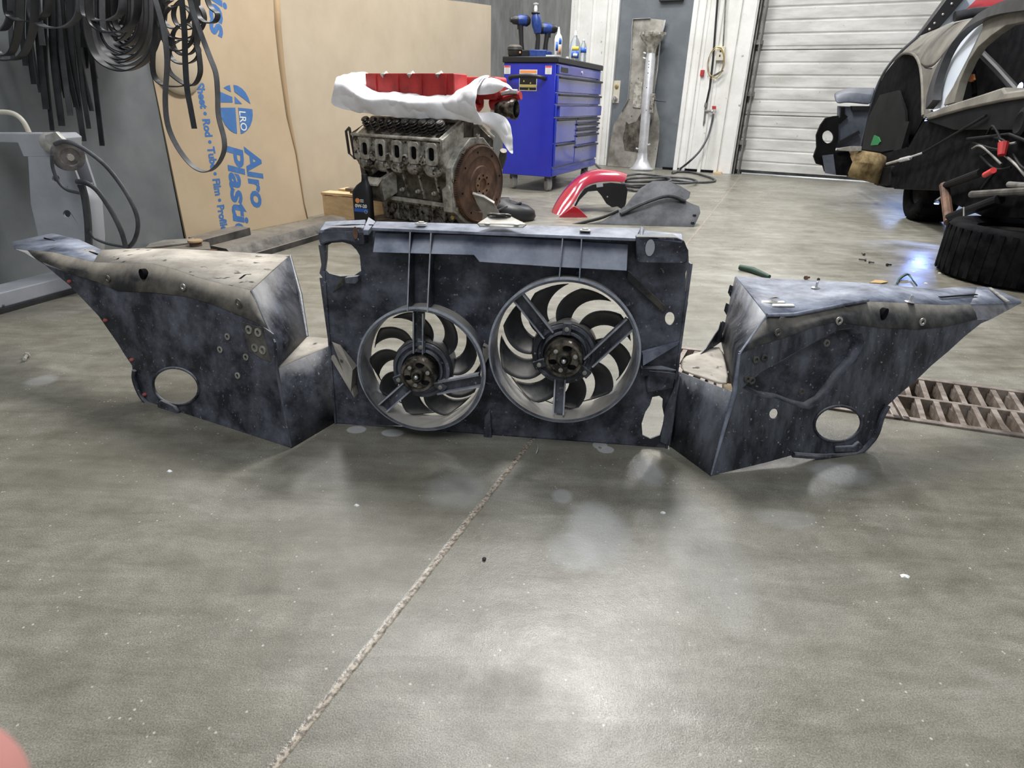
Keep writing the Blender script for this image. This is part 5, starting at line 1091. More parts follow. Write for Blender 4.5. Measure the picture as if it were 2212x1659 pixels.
def drawer(x0,x1,z0,z1, handle=True):
    d_ = obj('drawer', TB(x0,x1,-.022,0,z0,z1), M['blue_drawer'], T, bevel=.004)
    if handle: obj('handle_rail', TB(x0+.004,x1-.004,-.040,-.020,z1-.022,z1-.004), M['black'], d_, bevel=.004)
    return d_
dd = drawer(.02,LFt-.02,1.005,1.075,False); obj('lock', MB().lathe([(.016,0),(.016,.006),(0,.008)], T_(.68,-.022,1.04), -ks, 18), M['silver'], dd); obj('badge', TB(.07,.26,-.024,-.021,1.02,1.06), M['black'], dd)
drawer(.02,LFt-.02,.86,.992); drawer(.02,LFt-.02,.765,.852); obj('pulled_out_box', TB(.03,LFt-.03,-.045,0,.66,.745), M['blue_drawer'], T); drawer(.01,LFt-.01,.655,.757)
drawer(.02,xs_,.435,.645,True); drawer(.02,xs_,.23,.43,True)
for z0,z1 in ((.600,.645),(.548,.594),(.496,.542),(.395,.490),(.23,.388)): drawer(xs_+.015,LFt-.02,z0,z1)
obj('kick_panel', TB(.01,LFt-.01,-.015,0,.15,.215), M['blue_drawer'], T, bevel=.003)
# side handle
hb = MB().tube(smooth_path([T_(-.006,D-.065,.965),T_(-.05,D-.10,.975),T_(-.06,D-.25,.985),T_(-.05,.13,.975),T_(-.006,.095,.965)],5), .017, 12); obj('side_handle', hb, M['black'], T)
# labels on the side
def side_plate(y0,y1,z0,z1,c,mt,nm='label'): return obj(nm, TB(-.001-c,-.0005,y0,y1,z0,z1), mt, T)
fr_s = Frame(T_(-.004,D,0), -ks)
sy0,sz0 = .185,.86
side_plate(.175,.345,.865,1.035,.001,M['label_white'],'warning_label')
side_plate(.180,.340,.870,.893,.002,M['black'],'label_band'); side_plate(.180,.340,.898,.912,.002,M['label_yellow'],'label_band'); side_plate(.180,.340,.916,1.000,.002,M['black'],'label_band'); side_plate(.180,.340,1.008,1.030,.002,M['label_orange'],'label_band')
for y_,z_ in ((.30,.985),(.255,.985),(.30,.945),(.235,.93),(.25,.882)): 
    p = T_(-.0035,y_,z_); obj('warning_triangle', MB().add([p-ks*.008-V((0,0,.007)),p+ks*.008-V((0,0,.007)),p+V((0,0,.008))],[(0,1,2)]), M['label_yellow'], T)
for y0 in (.435,.04):
    side_plate(y0,y0+.06,1.0,1.065,.001,M['label_white'],'small_label'); side_plate(y0+.002,y0+.058,1.052,1.064,.002,M['label_red'],'label_band')
    for q in range(4): side_plate(y0+.008,y0+.050,1.008+.011*q,1.012+.011*q,.002,M['frame_grey'],'label_line')
obj('front_sticker', TB(LFt-.085,LFt-.02,-.024,-.021,1.0,1.07), M['label_white'], dd)
for (x_,y_) in ((.12,.07),(LFt-.12,.07),(.12,D-.07),(LFt-.12,D-.07)):
    f_ = obj('caster_fork', TB(x_-.03,x_+.03,y_-.03,y_+.03,.09,.14), M['steel_dark'], T, bevel=.004)
    obj('caster_wheel', MB().lathe([(.02,-.02),(.055,-.022),(.062,-.014),(.062,.014),(.055,.022),(.02,.02)], T_(x_,y_,.062), (.95,.3,0), 28), M['caster_grey'], f_)
ZT_ = 1.141
def top(u,v): 
    p = G(u,v); d_ = ray(u,v); t_ = 0; return p
def onT(x,y): return T_(x,y,ZT_)
# --- impact drivers: body, grip, battery
def drill(name, label, base, rot, h, tilt=0, cap=False):
    T_d = thing(name, label, 'cordless tool', base, 'cordless tools on the tool chest')
    c_, s_ = math.cos(rot), math.sin(rot); fx = V((c_,s_,0)); fy = V((-s_,c_,0)); Z = V((0,0,1))
    def w_(x,y,z): return base+fx*x+fy*y+Z*z
    def bx_(x0,x1,y0,y1,z0,z1): return MB().poly([w_(x0,y0,z0),w_(x1,y0,z0),w_(x1,y1,z0),w_(x0,y1,z0)], Z*(z1-z0))
    obj('battery', bx_(-.065,.055,-.04,.04,0,.055), M['tool_blue'] if not cap else M['black'], T_d, bevel=.008)
    obj('grip', MB().tube([w_(-.005,0,.05),w_(.0,0,.12),w_(.012,0,h-.03)], [.024,.020,.024], 14), M['black'], T_d)
    obj('motor_housing', MB().lathe([(.0,-.075),(.036,-.07),(.044,-.04),(.044,.01),(.036,.03),(.036,.035),(0,.035)], w_(.01,0,h), fx, 24), M['tool_blue'], T_d, sharp=40)
    obj('rear_cap', MB().lathe([(.0,-.085),(.03,-.082),(.045,-.06),(.046,-.045),(.0,-.045)], w_(.01,0,h), fx, 24), M['black'], T_d, sharp=40)
    obj('nose', MB().lathe([(.036,.034),(.034,.07),(.022,.085),(.018,.10),(0,.10)], w_(.01,0,h), fx, 20), M['black'], T_d, sharp=40)
    obj('trigger', bx_(.028,.042,-.008,.008,h-.07,h-.035), M['black'], T_d, bevel=.003)
    return T_d, w_, fx
# positions on the black top (seen edge-on): depth spread along the side of the chest
def at(u, off):   # on the worktop, 'off' metres in from the side edge, under pixel column u
    for k in range(200):
        x = off; y = D*(k/200); p = T_(x,y,ZT_); q = p-CAM; uu = 1106+FPX*q.dot(RT)/q.dot(FW)
        if uu <= u: return p
    return T_(off,D-.05,ZT_)
p1 = at(1126,.10); p2 = at(1160,.16); p3 = at(1178,.26)
drill('impact_driver','blue and black impact driver standing leftmost on the tool chest',p1,3.5,.285,cap=True)
drill('impact_driver','blue impact driver facing right at right of the tool trio on the chest',p3,.2,.235)
# upright tool with white applicator tip
T = thing('impact_wrench','blue cordless tool pointing up with white nozzle, middle of the tools on chest','cordless tool',p2,'cordless tools on the tool chest')
obj('battery', MB().poly([p2+V((-.07,-.035,0)),p2+V((.09,-.035,0)),p2+V((.09,.035,0)),p2+V((-.07,.035,0))],(0,0,.06)), M['tool_blue'], T, bevel=.008)
obj('grip', MB().tube([p2+V((.0,0,.05)),p2+V((.005,0,.15)),p2+V((-.005,0,.22))],[.022,.02,.024],14), M['black'], T)
obj('housing', MB().tube([p2+V((.0,0,.19)),p2+V((-.01,0,.25)),p2+V((-.02,0,.31)),p2+V((-.025,0,.345))],[.03,.045,.04,.026],20), M['tool_blue'], T)
obj('collar', MB().lathe([(.034,0),(.04,.01),(.034,.018),(0,.018)],p2+V((-.025,0,.335)),(0,0,1),20), M['black'], T)
obj('nozzle', MB().lathe([(.012,0),(.016,.02),(.012,.05),(.022,.058),(.024,.066),(0,.07)],p2+V((-.025,0,.352)),(0,0,1),16), M['white_pl'], T)
# round charger
pc = at(1112,.05); T = thing('work_light','black round work light with small orange lamp at left end of the chest top','work light',pc)
obj('body', MB().lathe([(.055,0),(.064,.02),(.064,.05),(.0,.05)],pc,(0,0,1),28), M['black'], T, bevel=.003); obj('dome', MB().lathe([(.068,.052),(.066,.075),(.045,.092),(0,.096)],pc,(0,0,1),28), M['steel_dark'], T); obj('indicator', MB().ball(pc+V((.045,-.045,.03)),.010,10), M['label_orange'], T)
# bottles
pb1 = T_(.10,.04,ZT_); pb1 = T_(.16,.05,ZT_)
T = thing('spray_bottle','white squeeze bottle with blue and red print on the tool chest','bottle',pb1)
obj('body', MB().lathe([(.030,0),(.034,.006),(.034,.14),(.028,.165),(.014,.185),(.012,.20),(0,.20)],pb1,(0,0,1),24), M['white_pl'], T); obj('tip', MB().lathe([(.012,.20),(.010,.215),(.005,.235),(0,.237)],pb1,(0,0,1),14), M['white_pl'], T)
def wrap(base, r, a0, a1, z0, z1, mt, par, nm='label', n=10):
    rows = [[base+V((r*math.cos(a0+(a1-a0)*i/n), r*math.sin(a0+(a1-a0)*i/n), z)) for i in range(n+1)] for z in (z0,z1)]
    return obj(nm, MB().grid(rows), mt, par, solid=.0012)
wrap(pb1,.0355,-1.9,-.6,.02,.15,M['label_white'],T); wrap(pb1,.0362,-1.5,-.7,.10,.15,M['bottle_blue'],T,'print_panel'); wrap(pb1,.0362,-1.4,-.9,.03,.085,M['label_orange'],T,'print_panel'); wrap(pb1,.0362,-2.2,-1.6,.05,.12,M['bottle_blue'],T,'print_panel')
pb2 = T_(.66,.06,ZT_); T = thing('cleaner_bottle','clear squeeze bottle with yellow and blue label on the tool chest','bottle',pb2)
rows = [[pb2+V((rx_*math.cos(a),ry_*math.sin(a),z)) for a in [2*PI*k/24 for k in range(24)]] for rx_,ry_,z in ((.048,.034,0),(.055,.038,.01),(.055,.038,.09),(.046,.034,.15),(.030,.024,.185),(.018,.018,.20),(.016,.016,.215))]
m = MB().grid(rows,closed=True); m.add(rows[0],[tuple(range(24))]); m.add(rows[-1],[tuple(range(24))]); obj('body', m, M['clear'], T); obj('cap', MB().lathe([(.018,.213),(.018,.235),(.010,.24),(.008,.255),(0,.255)],pb2,(0,0,1),16), M['white_pl'], T)
wrap(pb2,.058,-2.2,-.9,.02,.09,M['bottle_blue'],T); wrap(pb2,.0585,-2.1,-1.0,.085,.12,M['label_yellow'],T,'print_panel'); wrap(pb2,.0592,-1.9,-1.2,.035,.06,M['label_white'],T,'print_panel')
pb3 = T_(.92,.06,ZT_); T = thing('water_bottle','small clear water bottle with blue label at right end of chest top','bottle',pb3)
obj('body', MB().lathe([(.028,0),(.032,.006),(.032,.05),(.029,.06),(.032,.07),(.032,.13),(.024,.16),(.013,.18),(.013,.19),(0,.19)],pb3,(0,0,1),24), M['clear'], T); obj('cap', MB().lathe([(.015,.19),(.015,.206),(0,.206)],pb3,(0,0,1),16), M['white_pl'], T); wrap(pb3,.034,-2.6,-.5,.085,.13,M['bottle_blue'],T)
for x_,y_,l_,mt in ((.34,.02,'small white cap lying on front edge of the chest top','white_pl'),(.50,.02,'small yellowish socket lying on front edge of the chest top','brass')): 
    c = T_(x_,y_,ZT_-.0005); single('small_cap', MB().lathe([(.014,0),(.014,.016),(0,.018)],c,(0,0,1),14), M[mt], l_, 'cap')
single('paper_pad', TB(-.0,.03,.02,.10,1.1405,1.150), M['label_white'], 'small white paper scraps at the corner of the chest top', 'paper')
# ============================================================ TORQUE TUBE AND SHIELD AT THE DOOR
def wp(u,v,c=0): return WF.P(u,v,c)
a0 = WF.on(1385,340,.12); tb0 = WF.W(WF.on(1385,368,.29)[0],0,.29); tb0.z = 0
tb1 = WF.P(1411,62,.215)
dz = (tb1-tb0); Lz = dz.length; dz.normalize()
T = thing('torque_tube','bright silver driveline tube with flared ends standing upright against the grey door','driveline tube',tb0)
def tpt(f): return tb0+dz*(Lz*f)
s_ = Lz
obj('tube', MB().lathe([(.052,.10*s_),(.060,.12*s_),(.060,.80*s_),(.053,.82*s_),(.053,.86*s_)],tb0,dz,36), M['tube_alu'], T, sharp=40)
obj('lower_bell', MB().lathe([(.155,.0),(.155,.015),(.12,.035),(.085,.06*s_),(.068,.085*s_),(.064,.125*s_),(0,.125*s_)],tb0,dz,40), M['tube_alu'], T, sharp=40)
obj('upper_bell', MB().lathe([(.055,.835*s_),(.062,.87*s_),(.085,.90*s_),(.135,.935*s_),(.150,.955*s_),(.150,.97*s_),(.12,.975*s_),(0,.975*s_)],tb0,dz,40), M['alu_pale'], T, sharp=40)
fr_t = ks
for k in range(9):
    a = 2*PI*k/9; e1 = WF.s*math.cos(a)+WF.n*math.sin(a); obj('bolt_lug', MB().lathe([(.016,0),(.016,.03),(0,.031)], tpt(.955)+e1*.15, dz, 10), M['alu_pale'], T)
for f,sx_ in ((.155,-1),(.19,1),(.80,-1),(.835,-1)): c = tpt(f)+WF.s*(.062*sx_)+WF.n*.01; obj('pipe_stub', MB().cyl(c, c+WF.s*(.03*sx_)+V((0,0,.01)), .011, 10), M['tube_alu'], T)
obj('shift_box', MB().poly([tpt(.42)+WF.s*.055,tpt(.42)+WF.s*.10,tpt(.56)+WF.s*.10,tpt(.56)+WF.s*.055], WF.n*.05), M['alu'], T, bevel=.006)
obj('shift_lever', MB().tube([tpt(.52)+WF.s*.09+WF.n*.03,tpt(.51)+WF.s*.16+WF.n*.03,tpt(.505)+WF.s*.25+WF.n*.03],[.010,.008,.006],8), M['black'], T)
for f in (.60,.70,.74,.76,.78): obj('stain_hole', MB().lathe([(.006,0),(.006,.001),(0,.001)], tpt(f)+WF.n*.060, WF.n, 8), M['black_void'], T)
# shield leaning behind it
SHo = Frame(WF.W(0,0,.115), WF.s, V((0,0,1))*1.0 - WF.n*.052)
so = [SHo.on(u,v) for u,v in [(1312,357),(1318,310),(1326,270),(1344,240),(1357,215),(1362,150),(1366,60),(1368,42),(1405,40),(1439,44),(1436,60),(1428,85),(1422,150),(1415,200),(1418,232),(1425,262),(1424,300),(1416,352)]]
so[0] = (so[0][0],0.004); so[-1] = (so[-1][0],0.004)
T = thing('tunnel_shield','tall stained grey sheet metal tunnel shield leaning on the grey door behind the tube','heat shield',SHo.W(so[0][0]+.2,0))
obj('sheet', MB().plate(SHo, so, (), 0, .003), M['shield'], T)
fl = MB(); 
for L_ in (so[0:8], so[9:]):
    fl.grid([[SHo.W(a,b,.003) for a,b in L_],[SHo.W(a,b,.03) for a,b in L_]])
o_ = obj('flange_left', MB().grid([[SHo.W(a,b,.003) for a,b in so[3:9]],[SHo.W(a+.006,b,.035) for a,b in so[3:9]]]), M['tube_alu'], T, solid=.003)
o_ = obj('flange_right', MB().grid([[SHo.W(a,b,.003) for a,b in so[9:14]],[SHo.W(a-.006,b,.035) for a,b in so[9:14]]]), M['tube_alu'], T, solid=.003)
obj('doubler_plate', MB().plate(SHo, [SHo.on(u,v,.006) for u,v in ((1371,176),(1388,178),(1384,234),(1367,232))], (), .003, .02), M['alu_pale'], T, bevel=.003)
obj('oil_stain', MB().plate(SHo, [SHo.on(u,v) for u,v in ((1352,262),(1358,268),(1375,262),(1392,232),(1400,236),(1408,262),(1398,300),(1380,330),(1350,326),(1345,300),(1350,280))], (), .003, .0036), M['block_dark'], T)
for u,v in ((1363,140),(1364,180),(1420,118),(1416,190),(1415,150),(1416,322),(1360,215)): a,b_ = SHo.on(u,v); obj('rivet_hole', MB().plate(SHo, [(a+.006*math.cos(q),b_+.006*math.sin(q)) for q in range(6)], (), .003, .004), M['black_void'], T)
# ============================================================ WALL FITTINGS (air line, outlet, conduit)
T = thing('air_line','black vertical air pipe with red handled ball valve on white wall right of the door','air pipe',WF.W(WF.on(1545,200)[0],0,.03))
obj('pipe', MB().tube([wp(1553,-40,.045),wp(1540,130,.045),wp(1533,190,.045),wp(1526,222,.045)],.012,10), M['black'], T)
obj('pipe_union', MB().tube([wp(1526,222,.045),wp(1524,232,.045)],.02,10), M['track'], T)
obj('drip_leg', MB().tube([wp(1524,232,.045),wp(1521,262,.045)],.011,10), M['track'], T); obj('drain_cock', MB().tube([wp(1521,262,.045),wp(1519,272,.045)],[.014,.004],8), M['track'], T)
obj('branch', MB().tube([wp(1523,240,.045),wp(1536,240,.055)],.014,10), M['track'], T); obj('ball_valve', MB().ball(wp(1538,241,.06),.022,14), M['silver'], T); obj('valve_handle', MB().poly([wp(1538,229,.07),wp(1546,229,.07),wp(1546,236,.07),wp(1538,236,.07)],-WF.n*.03), M['valve_red'], T, bevel=.002)
hp = [wp(1541,246,.07),wp(1537,268,.09),wp(1528,298,.14),wp(1510,328,.22),wp(1488,350,.30),G(1470,364,.03),G(1462,371,.014),G(1452,374,.014)]
single('air_hose', MB().tube(smooth_path(hp,6),.013,10), M['hose'], 'thick black air hose hanging from the red valve to the floor', 'hose')
# conduit and outlet
T = thing('outlet_box','beige outlet box on wall above the air valve with a coil of wire over it','outlet box',wp(1558,118,.02))
obj('conduit', MB().tube([wp(1570,-40,.045),wp(1562,100,.045)],.009,8), M['track'], T)
a,b_ = WF.on(1557,116,.02); obj('box', MB().plate(WF,[(a-.045,b_-.075),(a+.045,b_-.075),(a+.045,b_+.075),(a-.045,b_+.075)],(),.0,.06), M['cream_pipe'], T, bevel=.004)
for dz_ in (.025,-.025): obj('socket', MB().plate(WF,[(a-.008,b_+dz_-.012),(a+.008,b_+dz_-.012),(a+.008,b_+dz_+.012),(a-.008,b_+dz_+.012)],(),.06,.0615), M['black'], T)
cw = []
for k in range(61):
    q = 2*PI*k/60*3; rr_ = .13+.012*math.sin(q*1.7); cw.append(WF.W(a-.03+rr_*.72*math.cos(q), b_-.10+rr_*1.25*math.sin(q), .075+.004*math.sin(q*2.3)))
single('wire_coil', MB().tube(cw,.0035,6), M['brass'], 'thin yellowish wire coil hung over the beige outlet box', 'wire coil')
single('wire_end', MB().tube([wp(1541,164,.055),wp(1552,158,.05),wp(1562,152,.04)],.010,8), M['steel_dark'], 'dark taped wire end below the coil on the white wall', 'cable')
a,b_ = WF.on(1517,158,.02); single('wall_knob', MB().plate(WF,[(a-.022,b_-.035),(a+.022,b_-.035),(a+.022,b_+.035),(a-.022,b_+.035)],(),.0,.04), M['valve_red'], 'small red hook box on the white wall left of the air pipe', 'wall hook', bevel=.004)
single('wood_block', MB().poly([wp(1542,371,.05),wp(1560,371,.05),wp(1560,380,.05),wp(1542,380,.05)],WF.n*.06), M['pine'], 'small pine block on floor at the foot of white wall by garage door', 'wood block', bevel=.002)
# hoses coiled on the floor
def fhose(pts, lbl, r=.012, n=8):
    single('air_hose', MB().tube(smooth_path([G(u,v,r+.001+.0) for u,v in pts],n),r,10), M['hose'], lbl, 'hose')
fhose([(1452,371),(1490,372),(1530,382),(1545,390),(1520,394),(1480,392),(1440,388),(1400,392),(1350,392)],'black air hose loop on floor running right toward the garage door')
single('air_hose', MB().tube(smooth_path([G(u,v,.036) for u,v in ((1345,381),(1380,376),(1420,380),(1450,388),(1420,398),(1370,400),(1345,396),(1350,388),(1390,384),(1470,384),(1505,391),(1480,396),(1430,393))],8),.012,10), M['hose'], 'upper coil of black air hose piled on floor before the grey door', 'hose')
single('air_hose', MB().tube(smooth_path([G(u,v,.013) for u,v in ((1340,405),(1370,412),(1402,411),(1400,405),(1370,404),(1345,400))],8),.011,10), M['hose'], 'small near coil of black air hose just behind the red fender', 'hose')
single('air_hose', MB().tube(smooth_path([G(u,v,.013) for u,v in ((1285,352),(1295,362),(1310,372),(1345,378))],8),.010,10), M['hose'], 'black hose end running from behind the blue tool chest', 'hose')
# ============================================================ RED FENDER
FY = 4.70
T = thing('red_fender','glossy red car fender with black inner liner lying on floor behind the shroud','fender',YP(1270,470,FY))
outer_ = [(1176,494),(1184,470),(1196,440),(1215,410),(1238,385),(1262,368),(1285,361),(1312,361),(1340,365),(1358,373)]
inner_ = [(1190,494),(1199,478),(1216,460),(1238,446),(1250,420),(1262,405),(1278,397),(1300,393),(1330,392),(1352,396)]
n = len(outer_); rows = [[],[],[],[]]
for i,(o1,i1) in enumerate(zip(outer_,inner_)):
    y0 = FY + (.05+.045*i); A_ = YP(*o1,y0+.14); B_ = YP(*i1,y0-.02)
    rows[0].append(A_+V((.0,.10,-.05))); rows[1].append(A_); rows[2].append(A_.lerp(B_,.55)+V((-.012,-.035,.012))); rows[3].append(B_)
obj('outer_skin', MB().grid(rows), M['red_fender'], T, solid=.004, sub=2, sharp=180)
tl = [(1199,478),(1216,462),(1240,445),(1252,452),(1270,470),(1292,484),(1303,489),(1285,489),(1262,484),(1240,474),(1222,470),(1205,482)]
obj('lower_point', MB().poly([YP(u,v,FY-.02+.0005*(u-1199)) for u,v in tl],(0,.03,0)), M['red_fender'], T, bevel=.003)
ln = [(1250,425),(1262,407),(1280,398),(1320,394),(1350,397),(1356,410),(1352,440),(1346,454),(1334,446),(1322,448),(1310,440),(1300,424),(1290,412),(1270,414),(1252,432),(1244,446),(1240,446)]
obj('inner_liner', MB().poly([YP(u,v,FY+.22+.0006*(u-1240)) for u,v in ln],(.01,.10,-.01)), M['black'], T, bevel=.004)
obj('screw', MB().ball(YP(1312,425,FY+.24),.006,8), M['silver'], T); obj('tag_sticker', MB().poly([YP(1288,397,FY+.2),YP(1302,396,FY+.2),YP(1303,403,FY+.2),YP(1289,405,FY+.2)],(0,.002,0)), M['frame_grey'], T)
# dark liner sheet
LY = 4.42
lo_ = [(1225,492),(1262,486),(1300,480),(1330,462),(1352,445),(1368,425),(1384,408),(1400,398),(1410,393),(1440,392),(1468,402),(1492,416),(1489,428),(1480,434),(1494,441),(1511,447),(1513,460),(1508,472),(1498,492),(1486,520)]
def lyp(u,v): return YP(u,v, LY+.0009*max(0,(490-v))*3 )
m = MB().poly([lyp(u,v) for u,v in lo_],(0,.012,.004)); T = thing('wheel_liner','dark grey felted wheel arch liner lying behind right corner of the fan shroud','wheel liner',lyp(1400,490))
obj('liner_sheet', m, M['liner'], T, bevel=.002)
obj('fold_rib', MB().tube(smooth_path([lyp(1340,462)+V((0,-.01,0)),lyp(1390,440)+V((0,-.03,.01)),lyp(1440,425)+V((0,-.03,.01)),lyp(1480,434)+V((0,-.01,0))],5),.014,8), M['liner'], T)
obj('arch_lip', MB().tube(smooth_path([lyp(1225,490),lyp(1262,480),lyp(1300,470),lyp(1335,455)],5),.012,8), M['black'], T)
for u,v in ((1500,466),(1496,482)): obj('edge_tab', MB().ball(lyp(u,v),.014,8,(1,.6,1)), M['black'], T)
# ============================================================ THE STRIPPED CAR AT THE RIGHT
CA_, CB_ = V((2.42,3.0,0)), V((3.0,5.0,0))
CS = Frame(CB_, CA_-CB_)      # side plane of the body, s toward the near wheel, n toward the room
T = thing('stripped_car', 'partly dismantled black sports car body without wheels arches or doors trimmed, right edge of the photo', 'car', V((3.0,4.4,0)))
T['label'] = 'partly dismantled dusty black sports car body at the right edge before the garage door'
CARP = {}
def cp(name, pts, mt, c=0.0, th=.03, holes=(), label=None, **k):
    return obj(name, MB().plate(CS, [CS.on(u,v,c) for u,v in pts], [[CS.on(u,v,c) for u,v in h] for h in holes], c-th, c), M[mt], T, label=label, **k)
# dusty quarter shell: curved surface (edge row on the side plane, upper row pushed in)
up = [(1936,126),(1948,112),(1964,96),(1984,79),(2024,61),(2067,46),(2100,40),(2122,32)]
mid= [(1950,116),(1960,112),(1974,104),(1992,96),(2022,90),(2048,84),(2066,76),(2092,62)]
lo = [(1966,115),(1976,122),(1985,135),(1996,150),(2012,150),(2026,136),(2042,112),(2062,88)]
def cc_(pts, c): return [CS.P(u,v,c) for u,v in pts]
m = MB().grid([cc_(up,-.16), cc_(mid,-.03), cc_(lo,.0)]); obj('quarter_shell_top', m, M['car_dusty'], T, solid=.02, sub=1)
cp('quarter_panel', [(1984,131),(1996,148),(2012,150),(2026,136),(2018,168),(2004,204),(2002,232),(2010,246),(1995,256),(1993,205),(1991,165)], 'car_dusty', .0, .03, label='dusty grey panel behind the wheel opening')
m = MB().tube(smooth_path(cc_([(1934,130),(1948,117),(1964,113),(1978,121),(1988,144),(1993,190),(1994,250)],.004),5), .012, 8); obj('arch_flange', m, M['car_dusty'], T)
cp('wheel_well', [(1936,128),(1950,117),(1965,114),(1980,125),(1989,150),(1993,190),(1994,255),(1962,320),(1900,333),(1858,326),(1870,264),(1890,200),(1912,158)], 'black_void', -.12, .02)
cp('well_panel', [(1872,262),(1900,205),(1940,195),(1955,240),(1958,318),(1900,328),(1862,322)], 'car_dark', -.08, .02)
m = MB().tube(smooth_path(cc_([(1984,78),(1950,108),(1925,135),(1905,165),(1888,205),(1872,258),(1857,322)],.012),5), [.012]*31, 8); obj('edge_trim', m, M['car_grey'], T)
obj('green_tape', MB().plate(CS, [CS.on(u,v,-.07) for u,v in ((1888,292),(1897,296),(1901,306),(1896,313),(1880,314))], (), -.08, -.07), M['green'], T)
# weather strip, white quarter window, pillar
ws = smooth_path(cc_([(2240,4),(2180,14),(2140,28),(2104,50),(2072,84),(2046,122),(2028,164),(2018,200),(2016,226)], .03), 5)
obj('weather_strip', MB().ribbon(ws, CS.s*.9+V((0,0,.45)), .13, .05), M['rubber'], T)
cp('quarter_window', [(2126,52),(2096,60),(2070,88),(2046,131),(2027,180),(2008,226),(2000,240),(2040,232),(2062,180),(2092,122)], 'white_glass', -.01, .008, label='white quarter window with daylight painted in')
cp('roof_pillar', [(2122,46),(2150,30),(2230,16),(2230,43),(2172,55),(2142,76),(2112,102),(2092,132),(2072,176),(2060,222),(2038,228),(2042,214),(2064,178),(2094,122),(2122,64)], 'car_dusty', .015, .05, bevel=.01)
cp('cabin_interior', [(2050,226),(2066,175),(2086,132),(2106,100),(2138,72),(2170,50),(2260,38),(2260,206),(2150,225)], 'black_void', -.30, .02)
cp('door_sill', [(1994,249),(2040,229),(2110,207),(2164,189),(2170,199),(2260,186),(2260,204),(2160,219),(2080,236),(2002,258)], 'car_dusty', .05, .16, bevel=.01)
cp('lower_body', [(1996,258),(2080,236),(2260,205),(2260,280),(2060,280)], 'car_dark', .03, .10)
for (a,b_,r,mt) in (((2100,95),(2155,150),.022,'black'),((2155,150),(2200,200),.022,'black'),((2100,130),(2105,205),.016,'car_dark')):
    obj('roll_cage_tube', MB().tube([CS.P(*a,-.15),CS.P(*b_,-.15)], r, 10), M[mt], T)
obj('orange_tag', MB().plate(CS, [CS.on(u,v,-.10) for u,v in ((2078,162),(2102,160),(2104,172),(2098,177),(2076,174))], (), -.11, -.10), M['orange'], T)
e_, nt_, bs_ = _m('work_lamp_glow'); bs_.inputs['Emission Color'].default_value = (.35,.5,1,1); bs_.inputs['Emission Strength'].default_value = 6
obj('cabin_lamp', MB().ball(CS.P(2203,190,-.12), .016, 10, (.8,.8,1.8)), e_, T, label='small glowing blue-white lamp')
# chassis under the body
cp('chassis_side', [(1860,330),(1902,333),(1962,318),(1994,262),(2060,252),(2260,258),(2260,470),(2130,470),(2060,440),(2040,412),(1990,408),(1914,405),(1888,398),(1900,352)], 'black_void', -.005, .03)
cp('chassis_rail', [(1928,360),(2010,356),(2080,372),(2095,400),(2040,412),(1930,408)], 'car_dark', -.02, .06, bevel=.008)
cp('brace_plate', [(1905,362),(1925,358),(1918,402),(1892,401)], 'car_dark', .02, .08, bevel=.01)
cp('diagonal_brace', [(1948,262),(1964,262),(1938,352),(1922,352)], 'car_dark', -.03, .03)
for a,b_,r,mt,nm_ in (((1916,354),(1958,342),.010,'zinc','strut_rod'),((1945,346),(1965,341),.016,'tube_alu','strut_body'),((1958,342),(1994,330),.007,'tube_alu','strut_rod'),((1994,330),(2130,250),.008,'car_dark','strut_rod'),
    ((2040,400),(2050,480),.028,'rust','ball_joint'),((2045,400),(2120,372),.022,'car_dark','control_arm'),((2050,470),(2160,430),.025,'car_dark','control_arm'),((2100,420),(2240,412),.02,'steel_dark','cross_tube'),((2180,398),(2250,404),.014,'track','bright_tube'),
    ((2090,300),(2180,290),.008,'car_dark','brake_line'),((2180,290),(2230,310),.008,'car_dark','brake_line'),((2150,370),(2120,408),.007,'car_dark','brake_line')):
    obj(nm_, MB().tube([CS.P(*a,.05),CS.P(*b_,.05)], r, 10), M[mt], T)
random.seed(5)
for k in range(9):
    u0 = 2100+random.uniform(0,90); v0 = 280+random.uniform(0,60)
    obj('wiring', MB().tube(smooth_path([CS.P(u0,v0,.04),CS.P(u0+random.uniform(10,40),v0+random.uniform(-20,30),.07),CS.P(u0+random.uniform(30,70),v0+random.uniform(10,60),.05)],5), .006, 6), M['car_dark' if k%4 else 'track'], T)
obj('pulley_disc', MB().lathe([(.07,0),(.075,.01),(.05,.02),(.03,.012),(0,.012)], CS.P(2210,265,.03), CS.n, 24), M['car_dark'], T)
obj('red_cap', MB().tube([CS.P(2168,308,.09),CS.P(2164,335,.09)], [.024,.018], 10), M['valve_red'], T, label='dull red cylindrical cap')
obj('red_cap', MB().tube([CS.P(2128,378,.09),CS.P(2146,368,.09)], .015, 10), M['label_red'], T, label='bright red plastic cap')
obj('hanging_tab', MB().poly([CS.P(u,v,.10) for u,v in ((2075,482),(2088,482),(2088,492),(2075,492))], -CS.n*.004), M['brass'], T); obj('tab_rod', MB().tube([CS.P(2082,482,.10),CS.P(2082,448,.08)], .004, 6), M['track'], T)
lp_ = G(1985,528)+V((.06,.04,.24)); obj('added_under_lamp', MB().tube([lp_+V((0,0,.02)),lp_+V((.06,.02,.06))],.018,12), M['black'], T); obj('added_lamp_lens', MB().lathe([(.015,0),(.012,-.004),(0,-.004)], lp_+V((0,0,.012)), (0,0,1), 14), e_, T, label='blue-white lens of the lamp added under the body')  # lamp added under the body to make the blue pool on the floor
ll = bpy.data.lights.new('added_lamp_beam','SPOT'); ll.energy = 7; ll.color = (.22,.36,1); ll.spot_size = math.radians(100); ll.spot_blend = .5; ll.shadow_soft_size = .01
